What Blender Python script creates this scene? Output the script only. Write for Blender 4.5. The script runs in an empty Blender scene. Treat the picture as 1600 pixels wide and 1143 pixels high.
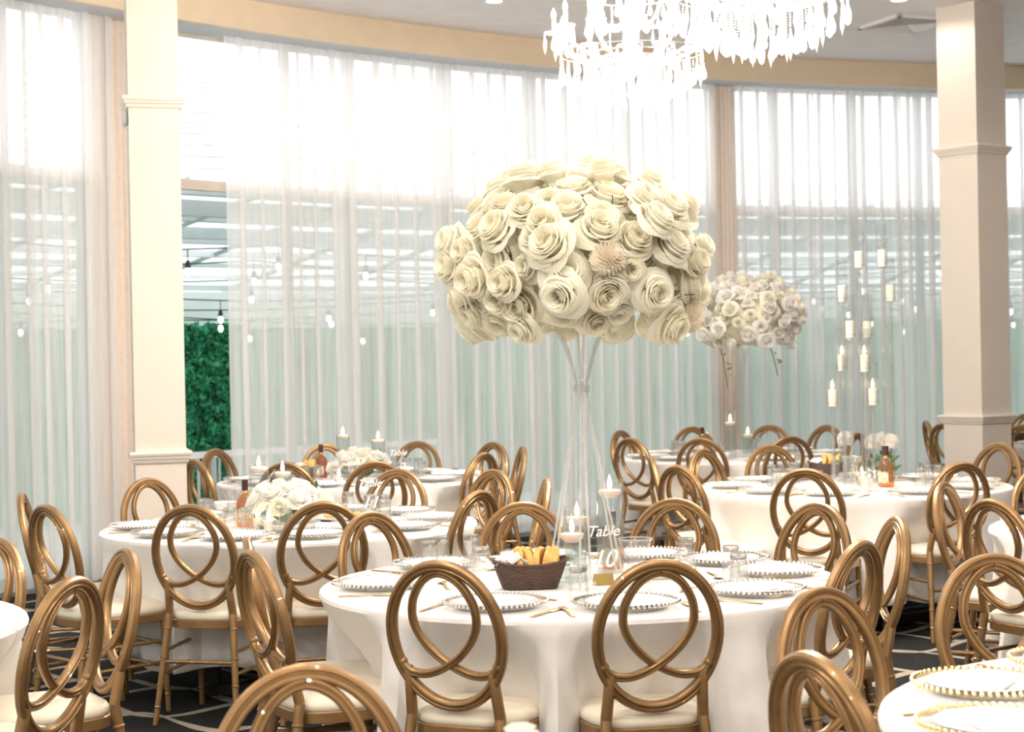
import bpy, math, random
from mathutils import Vector, Matrix
random.seed(7)
PI = math.pi
S = bpy.context.scene
COL = S.collection

# ------------------------------------------------------------------ camera
F, CAMH, Y0, ROLL = 2709.0, 1.52, 563.2, -0.02
PITCH = math.atan((571.5 - Y0) / F)
CM = Matrix.Rotation(PI / 2 - PITCH, 3, 'X') @ Matrix.Rotation(ROLL, 3, 'Z')
cd = bpy.data.cameras.new('camera'); cam = bpy.data.objects.new('camera', cd); COL.objects.link(cam)
cd.sensor_width = 36.0; cd.lens = F / 1600 * 36; cd.clip_end = 200
cam.matrix_world = Matrix.Translation((0, 0, CAMH)) @ CM.to_4x4()
cd.dof.use_dof = True; cd.dof.focus_distance = 6.2; cd.dof.aperture_fstop = 5.6
S.camera = cam

# ------------------------------------------------------------------ daylight (overcast sky) and exposure
w = bpy.data.worlds.new('overcast_sky'); S.world = w; w.use_nodes = True
nt = w.node_tree; nt.nodes.clear()
bg = nt.nodes.new('ShaderNodeBackground'); wo = nt.nodes.new('ShaderNodeOutputWorld')
bg.inputs[0].default_value = (0.97, 0.985, 1.0, 1); bg.inputs[1].default_value = 3.1
nt.links.new(bg.outputs[0], wo.inputs[0])
S.view_settings.view_transform = 'Standard'; S.view_settings.look = 'None'
S.view_settings.gamma = 1; S.view_settings.use_curve_mapping = False
S.view_settings.exposure = 0.08
S.cycles.transparent_max_bounces = 32
S.cycles.max_bounces = 8; S.cycles.diffuse_bounces = 4; S.cycles.glossy_bounces = 3; S.cycles.transmission_bounces = 6
S.cycles.caustics_reflective = False; S.cycles.caustics_refractive = False
S.cycles.sample_clamp_indirect = 6
LAMP_W = 23.0       # each ceiling downlight
CHAND_W = 350.0     # each chandelier

def ray(x, y):
    return CM @ Vector(((x - 800) / F, -(y - 571.5) / F, -1))
def at(x, y, z):                       # pixel -> point on the horizontal plane z
    d = ray(x, y); t = (z - CAMH) / d.z
    return Vector((d.x * t, d.y * t, z))
def at_y(x, y, Y):                     # pixel -> point at depth Y
    d = ray(x, y); t = Y / d.y
    return Vector((d.x * t, Y, CAMH + d.z * t))

# ------------------------------------------------------------------ materials
def mat(name, col, rough=0.5, metal=0.0, noise=0.0, nscale=40.0, bump=0.0, bscale=120.0, spec=0.5, sheen=0.0, coat=0.0):
    m = bpy.data.materials.new(name); m.use_nodes = True
    n = m.node_tree; b = n.nodes['Principled BSDF']
    b.inputs['Base Color'].default_value = (*col, 1); b.inputs['Roughness'].default_value = rough
    b.inputs['Metallic'].default_value = metal; b.inputs['Specular IOR Level'].default_value = spec
    b.inputs['Sheen Weight'].default_value = sheen; b.inputs['Coat Weight'].default_value = coat
    tc = n.nodes.new('ShaderNodeTexCoord')
    if noise:
        t = n.nodes.new('ShaderNodeTexNoise'); t.inputs['Scale'].default_value = nscale; t.inputs['Detail'].default_value = 3
        r = n.nodes.new('ShaderNodeValToRGB')
        r.color_ramp.elements[0].position = .3; r.color_ramp.elements[1].position = .7
        r.color_ramp.elements[0].color = (*[max(0, c * (1 - noise)) for c in col], 1)
        r.color_ramp.elements[1].color = (*[min(1, c * (1 + noise)) for c in col], 1)
        n.links.new(tc.outputs['Object'], t.inputs['Vector']); n.links.new(t.outputs['Fac'], r.inputs['Fac'])
        n.links.new(r.outputs['Color'], b.inputs['Base Color'])
    if bump:
        t = n.nodes.new('ShaderNodeTexNoise'); t.inputs['Scale'].default_value = bscale; t.inputs['Detail'].default_value = 4
        k = n.nodes.new('ShaderNodeBump'); k.inputs['Strength'].default_value = bump; k.inputs['Distance'].default_value = .004
        n.links.new(tc.outputs['Object'], t.inputs['Vector']); n.links.new(t.outputs['Fac'], k.inputs['Height'])
        n.links.new(k.outputs['Normal'], b.inputs['Normal'])
    return m
def emit(name, col, s):
    m = bpy.data.materials.new(name); m.use_nodes = True; n = m.node_tree; n.nodes.clear()
    e = n.nodes.new('ShaderNodeEmission'); o = n.nodes.new('ShaderNodeOutputMaterial')
    e.inputs[0].default_value = (*col, 1); e.inputs[1].default_value = s; n.links.new(e.outputs[0], o.inputs[0]); return m
def thin_glass(name, tint=(.97, .98, .98), ior=1.45, rough=.02, haze=0.0, refr=0.0):
    m = bpy.data.materials.new(name); m.use_nodes = True; n = m.node_tree; n.nodes.clear()
    o = n.nodes.new('ShaderNodeOutputMaterial'); tr = n.nodes.new('ShaderNodeBsdfTransparent'); gl = n.nodes.new('ShaderNodeBsdfGlossy')
    fr = n.nodes.new('ShaderNodeLayerWeight'); mx = n.nodes.new('ShaderNodeMixShader')
    tr.inputs[0].default_value = (*tint, 1); gl.inputs['Roughness'].default_value = rough; fr.inputs['Blend'].default_value = .5
    last = tr
    if refr:
        g = n.nodes.new('ShaderNodeBsdfGlass'); g.inputs['Roughness'].default_value = 0.0; g.inputs['IOR'].default_value = 1.4
        g.inputs[0].default_value = (*tint, 1)
        m2 = n.nodes.new('ShaderNodeMixShader'); m2.inputs[0].default_value = refr
        n.links.new(tr.outputs[0], m2.inputs[1]); n.links.new(g.outputs[0], m2.inputs[2]); last = m2
    if haze:
        df = n.nodes.new('ShaderNodeBsdfTranslucent'); d2 = n.nodes.new('ShaderNodeBsdfDiffuse')
        ad = n.nodes.new('ShaderNodeMixShader'); ad.inputs[0].default_value = .5
        n.links.new(df.outputs[0], ad.inputs[1]); n.links.new(d2.outputs[0], ad.inputs[2])
        m2 = n.nodes.new('ShaderNodeMixShader'); m2.inputs[0].default_value = haze
        n.links.new(last.outputs[0], m2.inputs[1]); n.links.new(ad.outputs[0], m2.inputs[2]); last = m2
    f0 = ((ior - 1) / (ior + 1)) ** 2
    pw = n.nodes.new('ShaderNodeMath'); pw.operation = 'POWER'; pw.inputs[1].default_value = 4.0; n.links.new(fr.outputs['Facing'], pw.inputs[0])
    mr = n.nodes.new('ShaderNodeMapRange'); mr.inputs[3].default_value = f0; mr.inputs[4].default_value = min(1, f0 * 6 + .35); n.links.new(pw.outputs[0], mr.inputs[0])
    n.links.new(mr.outputs[0], mx.inputs[0]); n.links.new(last.outputs[0], mx.inputs[1]); n.links.new(gl.outputs[0], mx.inputs[2])
    n.links.new(mx.outputs[0], o.inputs[0]); return m
def sheer_mat(name, col, opac, refl=.5):
    m = bpy.data.materials.new(name); m.use_nodes = True; n = m.node_tree; n.nodes.clear()
    o = n.nodes.new('ShaderNodeOutputMaterial'); tr = n.nodes.new('ShaderNodeBsdfTransparent')
    tl = n.nodes.new('ShaderNodeBsdfTranslucent'); df = n.nodes.new('ShaderNodeBsdfDiffuse')
    tl.inputs[0].default_value = (*col, 1); df.inputs[0].default_value = (*col, 1)
    m1 = n.nodes.new('ShaderNodeMixShader'); m1.inputs[0].default_value = refl
    mx = n.nodes.new('ShaderNodeMixShader')
    n.links.new(tl.outputs[0], m1.inputs[1]); n.links.new(df.outputs[0], m1.inputs[2])
    tc = n.nodes.new('ShaderNodeTexCoord'); mp = n.nodes.new('ShaderNodeMapping'); mp.inputs['Scale'].default_value = (30, 30, 1.2)
    t = n.nodes.new('ShaderNodeTexNoise'); t.inputs['Scale'].default_value = 1.0; t.inputs['Detail'].default_value = 3
    r = n.nodes.new('ShaderNodeMapRange'); r.inputs[1].default_value = .3; r.inputs[2].default_value = .7
    r.inputs[3].default_value = opac - .07; r.inputs[4].default_value = opac + .07
    n.links.new(tc.outputs['Object'], mp.inputs[0]); n.links.new(mp.outputs[0], t.inputs['Vector'])
    n.links.new(t.outputs['Fac'], r.inputs[0]); n.links.new(r.outputs[0], mx.inputs[0])
    n.links.new(tr.outputs[0], mx.inputs[1]); n.links.new(m1.outputs[0], mx.inputs[2]); n.links.new(mx.outputs[0], o.inputs[0])
    return m

M = {}
M['gold'] = mat('antique_gold_paint', (.335, .198, .085), .36, .55, .12, 18, .05, 300, coat=.25)
M['cushion'] = mat('cream_vinyl', (.84, .765, .63), .5, 0, .03, 12, .08, 200)
M['cloth'] = mat('white_linen', (.90, .875, .855), .85, 0, .015, 30, .12, 700, spec=.2, sheen=.2)
M['porcelain'] = mat('white_porcelain', (.90, .89, .875), .18, 0, .01, 20, coat=.3)
M['napkin'] = mat('napkin_cotton', (.90, .885, .87), .9, 0, .02, 60, .15, 500)
M['silver'] = mat('silver_bead', (.62, .58, .53), .22, 1.0, .05, 50)
M['goldbead'] = mat('gold_bead', (.95, .74, .36), .2, 1.0, .05, 50)
M['palebead'] = mat('pale_bead', (.86, .80, .70), .25, .8, .05, 50)
M['cutlery'] = mat('brushed_gold_cutlery', (.85, .58, .25), .25, 1.0, .05, 60)
M['glass'] = thin_glass('clear_tumbler_glass', (.98, .985, .985), 1.5, .02, .02, .08)
M['glassbase'] = thin_glass('heavy_glass_base', (.93, .94, .94), 1.7, .02, .0, .6)
M['vaseglass'] = thin_glass('clear_vase_glass', (.955, .965, .965), 1.5, .02, .03)
M['tubeglass'] = thin_glass('clear_tube_acrylic', (.95, .955, .955), 1.7, .03, .10)
M['charger'] = thin_glass('clear_charger_glass', (.95, .96, .96), 1.5, .03, .12)
M['acrylic'] = thin_glass('clear_acrylic', (.97, .97, .97), 1.6, .05, .32)
M['acrylic2'] = thin_glass('clear_acrylic_sheet', (.97, .98, .98), 1.2, .04, .02)
M['crystal'] = thin_glass('chandelier_crystal', (.97, .97, .98), 1.75, .04, .38)
M['water'] = thin_glass('water', (.93, .96, .96), 1.25, .01)
M['pane'] = thin_glass('window_glass', (.97, .985, .985), 1.12, .0)
M['amber'] = thin_glass('amber_whisky', (.80, .36, .05), 1.4, .03, .22)
M['amber2'] = thin_glass('amber_liquid', (.84, .45, .10), 1.5, .03, .12)
M['red2'] = thin_glass('red_amber_liquid', (.72, .26, .08), 1.5, .03, .12)
M['cap'] = mat('burgundy_foil_cap', (.055, .018, .022), .35, 0, .1, 50)
M['label'] = mat('bottle_label_paper', (.60, .50, .36), .7, 0, .35, 60)
M['wax'] = mat('ivory_wax', (.93, .87, .76), .5, 0, .02, 30)
M['wax'].node_tree.nodes['Principled BSDF'].inputs['Subsurface Weight'].default_value = .3
M['wick'] = mat('charred_wick', (.03, .025, .02), .9, 0, .1, 50)
M['flame'] = emit('candle_flame', (1.0, .72, .36), 26)
M['bulb'] = emit('warm_bulb', (1.0, .86, .66), 22)
M['festoon'] = emit('festoon_bulb', (1.0, .95, .86), 7)
M['lens'] = emit('downlight_lens', (1.0, .93, .82), 6)
def petal(name, col, tr=.42):
    m = mat(name, col, .6, 0, .04, 14); n = m.node_tree; b = n.nodes['Principled BSDF']; o = n.nodes['Material Output']
    t = n.nodes.new('ShaderNodeBsdfTranslucent'); t.inputs[0].default_value = (*[min(1, c * 1.03) for c in col], 1)
    x = n.nodes.new('ShaderNodeMixShader'); x.inputs[0].default_value = tr
    n.links.new(b.outputs[0], x.inputs[1]); n.links.new(t.outputs[0], x.inputs[2]); n.links.new(x.outputs[0], o.inputs[0]); return m
M['rose'] = petal('cream_rose_petal', (.99, .945, .825), .45); M['rose2'] = petal('ivory_rose_petal', (.99, .955, .855), .45); M['rose3'] = petal('white_rose_petal', (.97, .955, .925), .5)
M['pompom'] = petal('cream_chrysanthemum', (.96, .90, .79), .5)
M['leaf'] = mat('green_leaf', (.07, .16, .05), .5, 0, .3, 20)
M['stem'] = mat('green_stem', (.05, .09, .03), .6, 0, .2, 30)
M['foam'] = mat('floral_core', (.86, .80, .62), .9, 0, .2, 14)
M['bread'] = mat('toasted_bread', (.80, .47, .15), .8, 0, .3, 30, .5, 80)
M['wicker'] = mat('dark_brown_wicker', (.085, .045, .028), .55, 0, .25, 90)
M['black'] = mat('black_metal', (.012, .012, .013), .45, 0, .1, 30)
M['plaster'] = mat('cream_plaster', (.75, .675, .60), .75, 0, .02, 4, .1, 160)
M['moulding'] = mat('cream_gloss_moulding', (.79, .715, .64), .45, 0, .015, 8)
M['tan'] = mat('tan_bulkhead_paint', (.86, .715, .53), .8, 0, .03, 6, .15, 200)
M['ceiling'] = mat('ceiling_paint', (.88, .845, .83), .9, 0, .03, 5, .2, 150)
M['soffit'] = mat('soffit_paint', (.62, .63, .65), .9, 0, .02, 6)
M['frame'] = mat('window_frame_beige', (.66, .58, .50), .5, 0, .03, 10)
M['post'] = mat('window_frame_grey', (.42, .42, .42), .5, 0, .03, 10)
M['white'] = mat('white_paint', (.86, .86, .86), .5, 0, .02, 10)
M['grille'] = mat('vent_white', (.80, .78, .77), .5, 0, .02, 10)
M['dark'] = mat('painted_void_shade', (.06, .06, .07), .8, 0, .1, 10)  # shade inside the air vent, put in as a colour
M['drape'] = mat('beige_drape_fabric', (.80, .70, .62), .9, 0, .04, 25, .2, 500, sheen=.2)
M['sheer'] = sheer_mat('white_sheer_voile', (.97, .96, .96), .70, .5)
M['hedge'] = mat('hedge_green', (.03, .27, .125), .55, 0, .5, 7)
M['concrete'] = mat('pale_paving', (.62, .62, .60), .9, 0, .08, 3, .2, 60)
M['patiowall'] = mat('white_render', (.86, .86, .86), .8, 0, .02, 5)
M['beam'] = mat('grey_steel_beam', (.52, .57, .57), .5, 0, .05, 5)
M['roofsheet'] = sheer_mat('translucent_roof_sheet', (.66, .72, .72), .88, .25)
M['cable'] = mat('black_cable', (.02, .02, .02), .6, 0, .1, 40)
M['tile'] = mat('pale_roof_tile', (.62, .60, .58), .8, 0, .12, 4)
M['brass'] = mat('polished_brass', (.72, .52, .18), .22, 1.0, .06, 20)
M['lettering'] = mat('white_vinyl_lettering', (.94, .93, .92), .5, 0, .01, 30)

# carpet: charcoal with cream meandering lines
def carpet():
    m = bpy.data.materials.new('charcoal_carpet'); m.use_nodes = True; n = m.node_tree; b = n.nodes['Principled BSDF']
    b.inputs['Roughness'].default_value = .95; b.inputs['Specular IOR Level'].default_value = .1
    tc = n.nodes.new('ShaderNodeTexCoord'); sp = n.nodes.new('ShaderNodeSeparateXYZ'); n.links.new(tc.outputs['Object'], sp.inputs[0])
    def math_(op, a, c=None):
        q = n.nodes.new('ShaderNodeMath'); q.operation = op
        for i, v in enumerate((a, c)):
            if v is None: continue
            if isinstance(v, (int, float)): q.inputs[i].default_value = v
            else: n.links.new(v, q.inputs[i])
        return q.outputs[0]
    X, Yc = sp.outputs[0], sp.outputs[1]
    nz = n.nodes.new('ShaderNodeTexNoise'); nz.inputs['Scale'].default_value = 1.3; n.links.new(tc.outputs['Object'], nz.inputs['Vector'])
    wob = math_('MULTIPLY', math_('SUBTRACT', nz.outputs['Fac'], .5), .25)
    lines = []
    for sg, ph in ((1, 0.0), (-1, .5)):
        s = math_('MULTIPLY', math_('SINE', math_('MULTIPLY', math_('ADD', X, ph * .2), 2 * PI / .9)), .19 * sg)
        v = math_('ADD', math_('ADD', math_('DIVIDE', math_('ADD', Yc, s), .62), wob), ph * 1.0)
        d = math_('ABSOLUTE', math_('SUBTRACT', math_('FRACT', v), .5))
        wd = math_('ADD', math_('MULTIPLY', math_('COSINE', math_('MULTIPLY', X, 4 * PI / .9)), .022), .048)
        lines.append(math_('LESS_THAN', d, wd))
    fac = math_('MAXIMUM', lines[0], lines[1])
    pile = n.nodes.new('ShaderNodeTexNoise'); pile.inputs['Scale'].default_value = 220; n.links.new(tc.outputs['Object'], pile.inputs['Vector'])
    r = n.nodes.new('ShaderNodeMix'); r.data_type = 'RGBA'
    r.inputs[6].default_value = (.026, .027, .028, 1); r.inputs[7].default_value = (.50, .44, .36, 1)
    n.links.new(fac, r.inputs[0])
    r2 = n.nodes.new('ShaderNodeMix'); r2.data_type = 'RGBA'; r2.blend_type = 'MULTIPLY'; r2.inputs[0].default_value = .5
    n.links.new(r.outputs[2], r2.inputs[6]); n.links.new(pile.outputs['Color'], r2.inputs[7])
    n.links.new(r2.outputs[2], b.inputs['Base Color'])
    k = n.nodes.new('ShaderNodeBump'); k.inputs['Strength'].default_value = .5; k.inputs['Distance'].default_value = .004
    n.links.new(pile.outputs['Fac'], k.inputs['Height']); n.links.new(k.outputs['Normal'], b.inputs['Normal'])
    return m
M['carpet'] = carpet()

# ------------------------------------------------------------------ mesh helpers
class MB:
    def __init__(s): s.v = []; s.f = []
    def add(s, vs, fs):
        o = len(s.v); s.v += [tuple(p) for p in vs]; s.f += [tuple(i + o for i in q) for q in fs]; return s
    def box(s, c, d, R=None):
        x, y, z = (k / 2 for k in d); c = Vector(c)
        P = [Vector((i * x, j * y, k * z)) for k in (-1, 1) for j in (-1, 1) for i in (-1, 1)]
        if R is not None: P = [R @ p for p in P]
        return s.add([p + c for p in P], [(0, 2, 3, 1), (4, 5, 7, 6), (0, 1, 5, 4), (2, 6, 7, 3), (0, 4, 6, 2), (1, 3, 7, 5)])
    def lathe(s, prof, n=24, c=(0, 0, 0), cap=True):
        c = Vector(c); k = len(prof); vs = []
        for i in range(n):
            a = 2 * PI * i / n; ca, sa = math.cos(a), math.sin(a)
            vs += [c + Vector((r * ca, r * sa, z)) for r, z in prof]
        fs = [(i * k + j, ((i + 1) % n) * k + j, ((i + 1) % n) * k + j + 1, i * k + j + 1) for i in range(n) for j in range(k - 1)]
        if cap:
            if prof[0][0] > 1e-6: fs.append(tuple(i * k for i in reversed(range(n))))
            if prof[-1][0] > 1e-6: fs.append(tuple(i * k + k - 1 for i in range(n)))
        return s.add(vs, fs)
    def tube(s, path, r, n=8, closed=False):
        P = [Vector(p) for p in path]; m = len(P); rs = r if isinstance(r, (list, tuple)) else [r] * m
        up = Vector((0, 0, 1)); vs = []; prev = None
        for i in range(m):
            t = (P[(i + 1) % m] - P[i - 1]) if closed else (P[min(i + 1, m - 1)] - P[max(i - 1, 0)])
            t = t.normalized()
            if prev is None:
                a = t.cross(up)
                if a.length < .05: a = t.cross(Vector((1, 0, 0)))
            else: a = prev - t * prev.dot(t)
            a.normalize(); prev = a; b = t.cross(a)
            vs += [P[i] + (a * math.cos(2 * PI * j / n) + b * math.sin(2 * PI * j / n)) * rs[i] for j in range(n)]
        fs = []
        for i in range(m if closed else m - 1):
            for j in range(n):
                a0 = i * n + j; a1 = i * n + (j + 1) % n; b0 = ((i + 1) % m) * n + j; b1 = ((i + 1) % m) * n + (j + 1) % n
                fs.append((a0, a1, b1, b0))
        if not closed: fs += [tuple(reversed(range(n))), tuple((m - 1) * n + j for j in range(n))]
        return s.add(vs, fs)
    def ball(s, c, r, n=8, k=5, sx=1, sy=1, sz=1):
        c = Vector(c); vs = [c + Vector((0, 0, -r * sz))]; fs = []
        for i in range(1, k):
            a = -PI / 2 + PI * i / k
            for j in range(n):
                b = 2 * PI * j / n; vs.append(c + Vector((r * sx * math.cos(a) * math.cos(b), r * sy * math.cos(a) * math.sin(b), r * sz * math.sin(a))))
        vs.append(c + Vector((0, 0, r * sz)))
        for j in range(n):
            fs.append((0, 1 + (j + 1) % n, 1 + j)); e = 1 + (k - 2) * n; fs.append((len(vs) - 1, e + j, e + (j + 1) % n))
            for i in range(k - 2):
                a0 = 1 + i * n + j; a1 = 1 + i * n + (j + 1) % n; fs.append((a0, a1, a1 + n, a0 + n))
        return s.add(vs, fs)
    def grid(s, rows):                       # rows of points -> quads
        k = len(rows[0]); vs = [p for r in rows for p in r]
        return s.add(vs, [(i * k + j, i * k + j + 1, (i + 1) * k + j + 1, (i + 1) * k + j) for i in range(len(rows) - 1) for j in range(k - 1)])
    def mesh(s, name, m, smooth=True):
        me = bpy.data.meshes.new(name); me.from_pydata(s.v, [], s.f); me.validate()
        if m: me.materials.append(m)
        if smooth:
            me.polygons.foreach_set('use_smooth', [True] * len(me.polygons))
            try: me.set_sharp_from_angle(angle=math.radians(38))
            except Exception: pass
        me.update(); return me
def obj(name, me, parent=None, loc=(0, 0, 0), rot=None, label=None, cat=None, group=None, kind=None, scale=None):
    if isinstance(me, MB): raise TypeError
    o = bpy.data.objects.new(name, me); COL.objects.link(o)
    if parent: o.parent = parent
    o.location = loc
    if rot is not None: o.rotation_euler = rot
    if scale is not None: o.scale = scale if isinstance(scale, (tuple, list, Vector)) else (scale,) * 3
    if label: o['label'] = label
    if cat: o['category'] = cat
    if group: o['group'] = group
    if kind: o['kind'] = kind
    return o
def thing(name, label, cat, loc=(0, 0, 0), rz=0, group=None, kind=None):
    return obj(name, None, None, loc, (0, 0, rz), label, cat, group, kind)
def rot_to(d):                               # euler turning +Z to d
    return Vector(d).to_track_quat('Z', 'Y').to_euler()

# ------------------------------------------------------------------ the hall: a round room with a curved window wall
CX, CY, RW = 7.296, 3.877, 13.13
ZS, ZC = 4.0, 4.225                          # soffit over the windows, ceiling
RB = RW - .30                                # bulkhead face
def pol(a, r, z=0): return Vector((CX + r * math.cos(a), CY + r * math.sin(a), z))
def arc_x(x, r, y=560):                      # pixel column -> angle on the circle of radius r
    d = ray(x, y); d = Vector((d.x, d.y)); d.normalize(); c = Vector((CX, CY))
    b = d.dot(c); t = b + math.sqrt(b * b - c.length_squared + r * r); p = d * t - c
    return math.atan2(p.y, p.x)
def arc_strip(mb, a0, a1, n, prof):          # sweep a closed (r, z) profile along an arc
    rows = [[pol(a0 + (a1 - a0) * i / n, r, z) for r, z in prof + prof[:1]] for i in range(n + 1)]
    mb.grid(rows); k = len(prof)
    mb.add(rows[0][:k], [tuple(range(k))]); mb.add(rows[-1][:k], [tuple(reversed(range(k)))]); return mb
A0, A1 = math.radians(78), math.radians(205) # the window wall
def disc(z, r, up, name, m):
    n = 128; mb = MB(); vs = [pol(2 * PI * i / n, r, z) for i in range(n)]
    mb.add(vs, [tuple(range(n)) if up else tuple(reversed(range(n)))]); return obj(name, mb.mesh(name, m, False), kind='structure')
fl = disc(0, RW + .2, True, 'floor', M['carpet']); fl['label'] = 'charcoal carpet with cream meandering lines'
ce = disc(ZC, RW + .2, False, 'ceiling', M['ceiling']); ce['label'] = 'plain grey painted ceiling of the hall'
mb = arc_strip(MB(), A1, A0 + 2 * PI, 96, [(RW, 0), (RW, ZC), (RW + .15, ZC), (RW + .15, 0)])
o = obj('wall_back', mb.mesh('wall_back', M['plaster']), kind='structure'); o['label'] = 'cream plaster wall closing the round hall'
mb = arc_strip(MB(), A0, A1, 110, [(RB, ZS), (RB, ZC + .01), (RB + .04, ZC + .01), (RB + .04, ZS)])
o = obj('trim_1', mb.mesh('bulkhead', M['tan']), kind='structure'); o['label'] = 'curved tan bulkhead running above the curtains'
mb = arc_strip(MB(), A0, A1, 110, [(RB + .04, ZS), (RB + .04, ZS + .03), (RW + .2, ZS + .03), (RW + .2, ZS)])
o = obj('trim_2', mb.mesh('soffit', M['soffit']), kind='structure'); o['label'] = 'pale grey curved soffit above the windows'
mb = arc_strip(MB(), A0, A1, 110, [(RW + .10, ZS + .03), (RW + .10, ZC + .2), (RW + .2, ZC + .2), (RW + .2, ZS + .03)])
o = obj('wall_front', mb.mesh('wall_front', M['plaster']), kind='structure'); o['label'] = 'wall strip above the curved windows'

# window bays
RG = RW + .13
posts_px = [-330, -160, 10, 132, 262, 452, 549, 697, 838, 985, 1122, 1213, 1338, 1440, 1560, 1680]
angs = sorted([arc_x(x, RG) for x in posts_px], reverse=True)
a = angs[0]
pre = []
while a + .075 < A1: a += .075; pre.append(a)
angs = pre[::-1] + angs
a = angs[-1]
while a - .075 > A0: a -= .075; angs.append(a)
ZT = 2.88
for i in range(len(angs) - 1):
    a1, a0 = angs[i], angs[i + 1]
    rt = obj('window_%d' % (i + 1), None, kind='structure')
    vis = arc_x(-120, RG) > a1 - .2 and a0 > arc_x(1720, RG) - .05
    mbp = MB(); R = Matrix.Rotation(a1, 3, 'Z')
    mbp.box(pol(a1, RG, ZS / 2), (.07, .06, ZS), R); obj('mullion', mbp.mesh('mullion', M['post'], False), rt)
    for z, hgt, m in ((ZT, .075, 'frame'), (.06, .12, 'post'), (ZS - .01, .02, 'frame')):
        obj('transom_rail' if z == ZT else 'frame_rail', arc_strip(MB(), a0, a1, 4, [(RG - .03, z - hgt / 2), (RG - .03, z + hgt / 2), (RG + .03, z + hgt / 2), (RG + .03, z - hgt / 2)]).mesh('rail', M[m], False), rt)
    for z0, z1 in ((.12, ZT - .04), (ZT + .04, ZS - .02)):
        obj('pane', MB().grid([[pol(a0 + (a1 - a0) * k / 3, RG, z) for k in range(4)] for z in (z0, z1)]).mesh('pane', M['pane']), rt)

# ------------------------------------------------------------------ curtains
def catmull(P, n=6):
    out = []
    for i in range(len(P) - 1):
        p0, p1, p2, p3 = P[max(i - 1, 0)], P[i], P[i + 1], P[min(i + 2, len(P) - 1)]
        for k in range(n):
            t = k / n
            out.append(tuple(.5 * ((2 * b) + (-a + c) * t + (2 * a - 5 * b + 4 * c - d) * t * t + (-a + 3 * b - 3 * c + d) * t ** 3) for a, b, c, d in zip(p0, p1, p2, p3)))
    out.append(tuple(P[-1])); return out
def curtain(name, label, cat, a0, a1, r, z0, z1, m, pitch, amp, lap, seed, group=None, taper=0.0):
    """hanging cloth from angle a0 to a1; folds lap over themselves"""
    rnd = random.Random(seed); L = abs(a1 - a0) * r; n = max(24, int(L / pitch * 12))
    ph = [rnd.uniform(0, 6.28) for _ in range(5)]
    rows = []
    for iz in range(9):
        t = iz / 8; z = z1 + (z0 - z1) * t; row = []
        for i in range(n + 1):
            u = L * i / n
            q = 2 * PI * u / pitch + 1.1 * math.sin(u * 2.3 + ph[0]) + .7 * math.sin(u * 5.1 + ph[1])
            env = .55 + .45 * math.sin(u * 3.7 + ph[2]) * math.sin(u * 1.3 + ph[3])
            g = (.75 + .35 * t)
            s = u + lap * pitch * env * math.sin(q) * g + taper * t * (u / L - .5)
            off = amp * env * math.cos(q) * g + .008 * math.sin(q * 2.3 + t * 2 + ph[4])
            row.append(pol(a0 + (a1 - a0) * s / L, r + off, z))
        rows.append(row)
    ob = obj(name, MB().grid(rows).mesh(name, m), None, (0, 0, 0), None, label, cat, group)
    return ob
def sheer(name, label, cat, a0, a1, r, z0, z1, m, pitch, seed, group=None):
    """voile hung in pleats: flat webs parted by narrow three-layer folds"""
    rnd = random.Random(seed); L = abs(a1 - a0) * r; base = []; u = 0.0
    while u < L:
        p = pitch * rnd.uniform(.72, 1.3); w_ = rnd.uniform(.14, .26); k = rnd.uniform(.7, 1.3); b_ = rnd.uniform(-.006, .006)
        f0 = .66 + .1 * rnd.random()
        base += [(u, b_), (u + p * f0 * .5, b_ + .012 * k), (u + p * f0, b_ + .004), (u + p * (f0 + .03), -.014 * k), (u + p * (f0 - w_ * .5), -.030 * k), (u + p * (f0 - w_), -.022 * k), (u + p * (f0 - w_ - .02), -.010 * k), (u + p * (f0 - w_ * .4), -.004), (u + p * .93, b_)]
        u += p
    sc = L / u; base.append((u, 0)); P = catmull([(x * sc, y) for x, y in base], 3); rows = []
    ph = rnd.uniform(0, 6)
    for iz in range(9):
        t = iz / 8; g = .8 + .5 * t
        rows.append([pol(a0 + (a1 - a0) * (x + .012 * t * math.sin(x * 4 + ph)) / L, r + y * g + .006 * math.sin(x * 9 + 3 * t), z1 + (z0 - z1) * t) for x, y in P])
    return obj(name, MB().grid(rows).mesh(name, m), None, (0, 0, 0), None, label, cat, group)
RS = RW - .02
edges = [(-420, -120), (-125, 60), (55, 186), (360, 540), (533, 694), (688, 899), (892, 1124), (1150, 1280), (1274, 1416), (1410, 1560), (1554, 1760)]
SHL = ['white sheer curtain panel on the side wall of the hall'] * 2 + ['white sheer curtain panel lapping the beige drape beside the narrow pillar', 'white sheer curtain panel edging the bare window gap',
       'white sheer curtain panel hanging behind the table behind the narrow pillar', 'white sheer curtain panel hanging behind the big ball of cream roses',
       'white sheer curtain panel ending at the drape behind the trumpet vase', 'white sheer curtain panel starting at the drape, behind the trumpet vase roses',
       'white sheer curtain panel hanging behind the clear candelabra', 'white sheer curtain panel partly hidden behind the angled pillar', 'white sheer curtain panel just past the angled pillar']
for i, (x0, x1) in enumerate(edges):
    lab = SHL[i] if 1 else 'white sheer curtain panel in the long run beside the bare window gap' if x0 >= 360 and x0 < 1150 else \
          ('white sheer curtain panel between the beige pillar and the end of the room' if x0 < 360 else 'white sheer curtain panel behind the angled beige pillar and candelabra')
    grp = 'sheers along the side' if i < 2 else 'sheers ' + ('in the long run' if 360 <= x0 < 1150 else ('before the gap' if x0 < 360 else 'past the beige drape'))
    sheer('sheer_curtain', lab, 'curtain', arc_x(x0, RS), arc_x(x1, RS), RS, .05, ZS + .015, M['sheer'], .20, 100 + i, grp)
a = arc_x(-420, RS); i = 0
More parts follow.
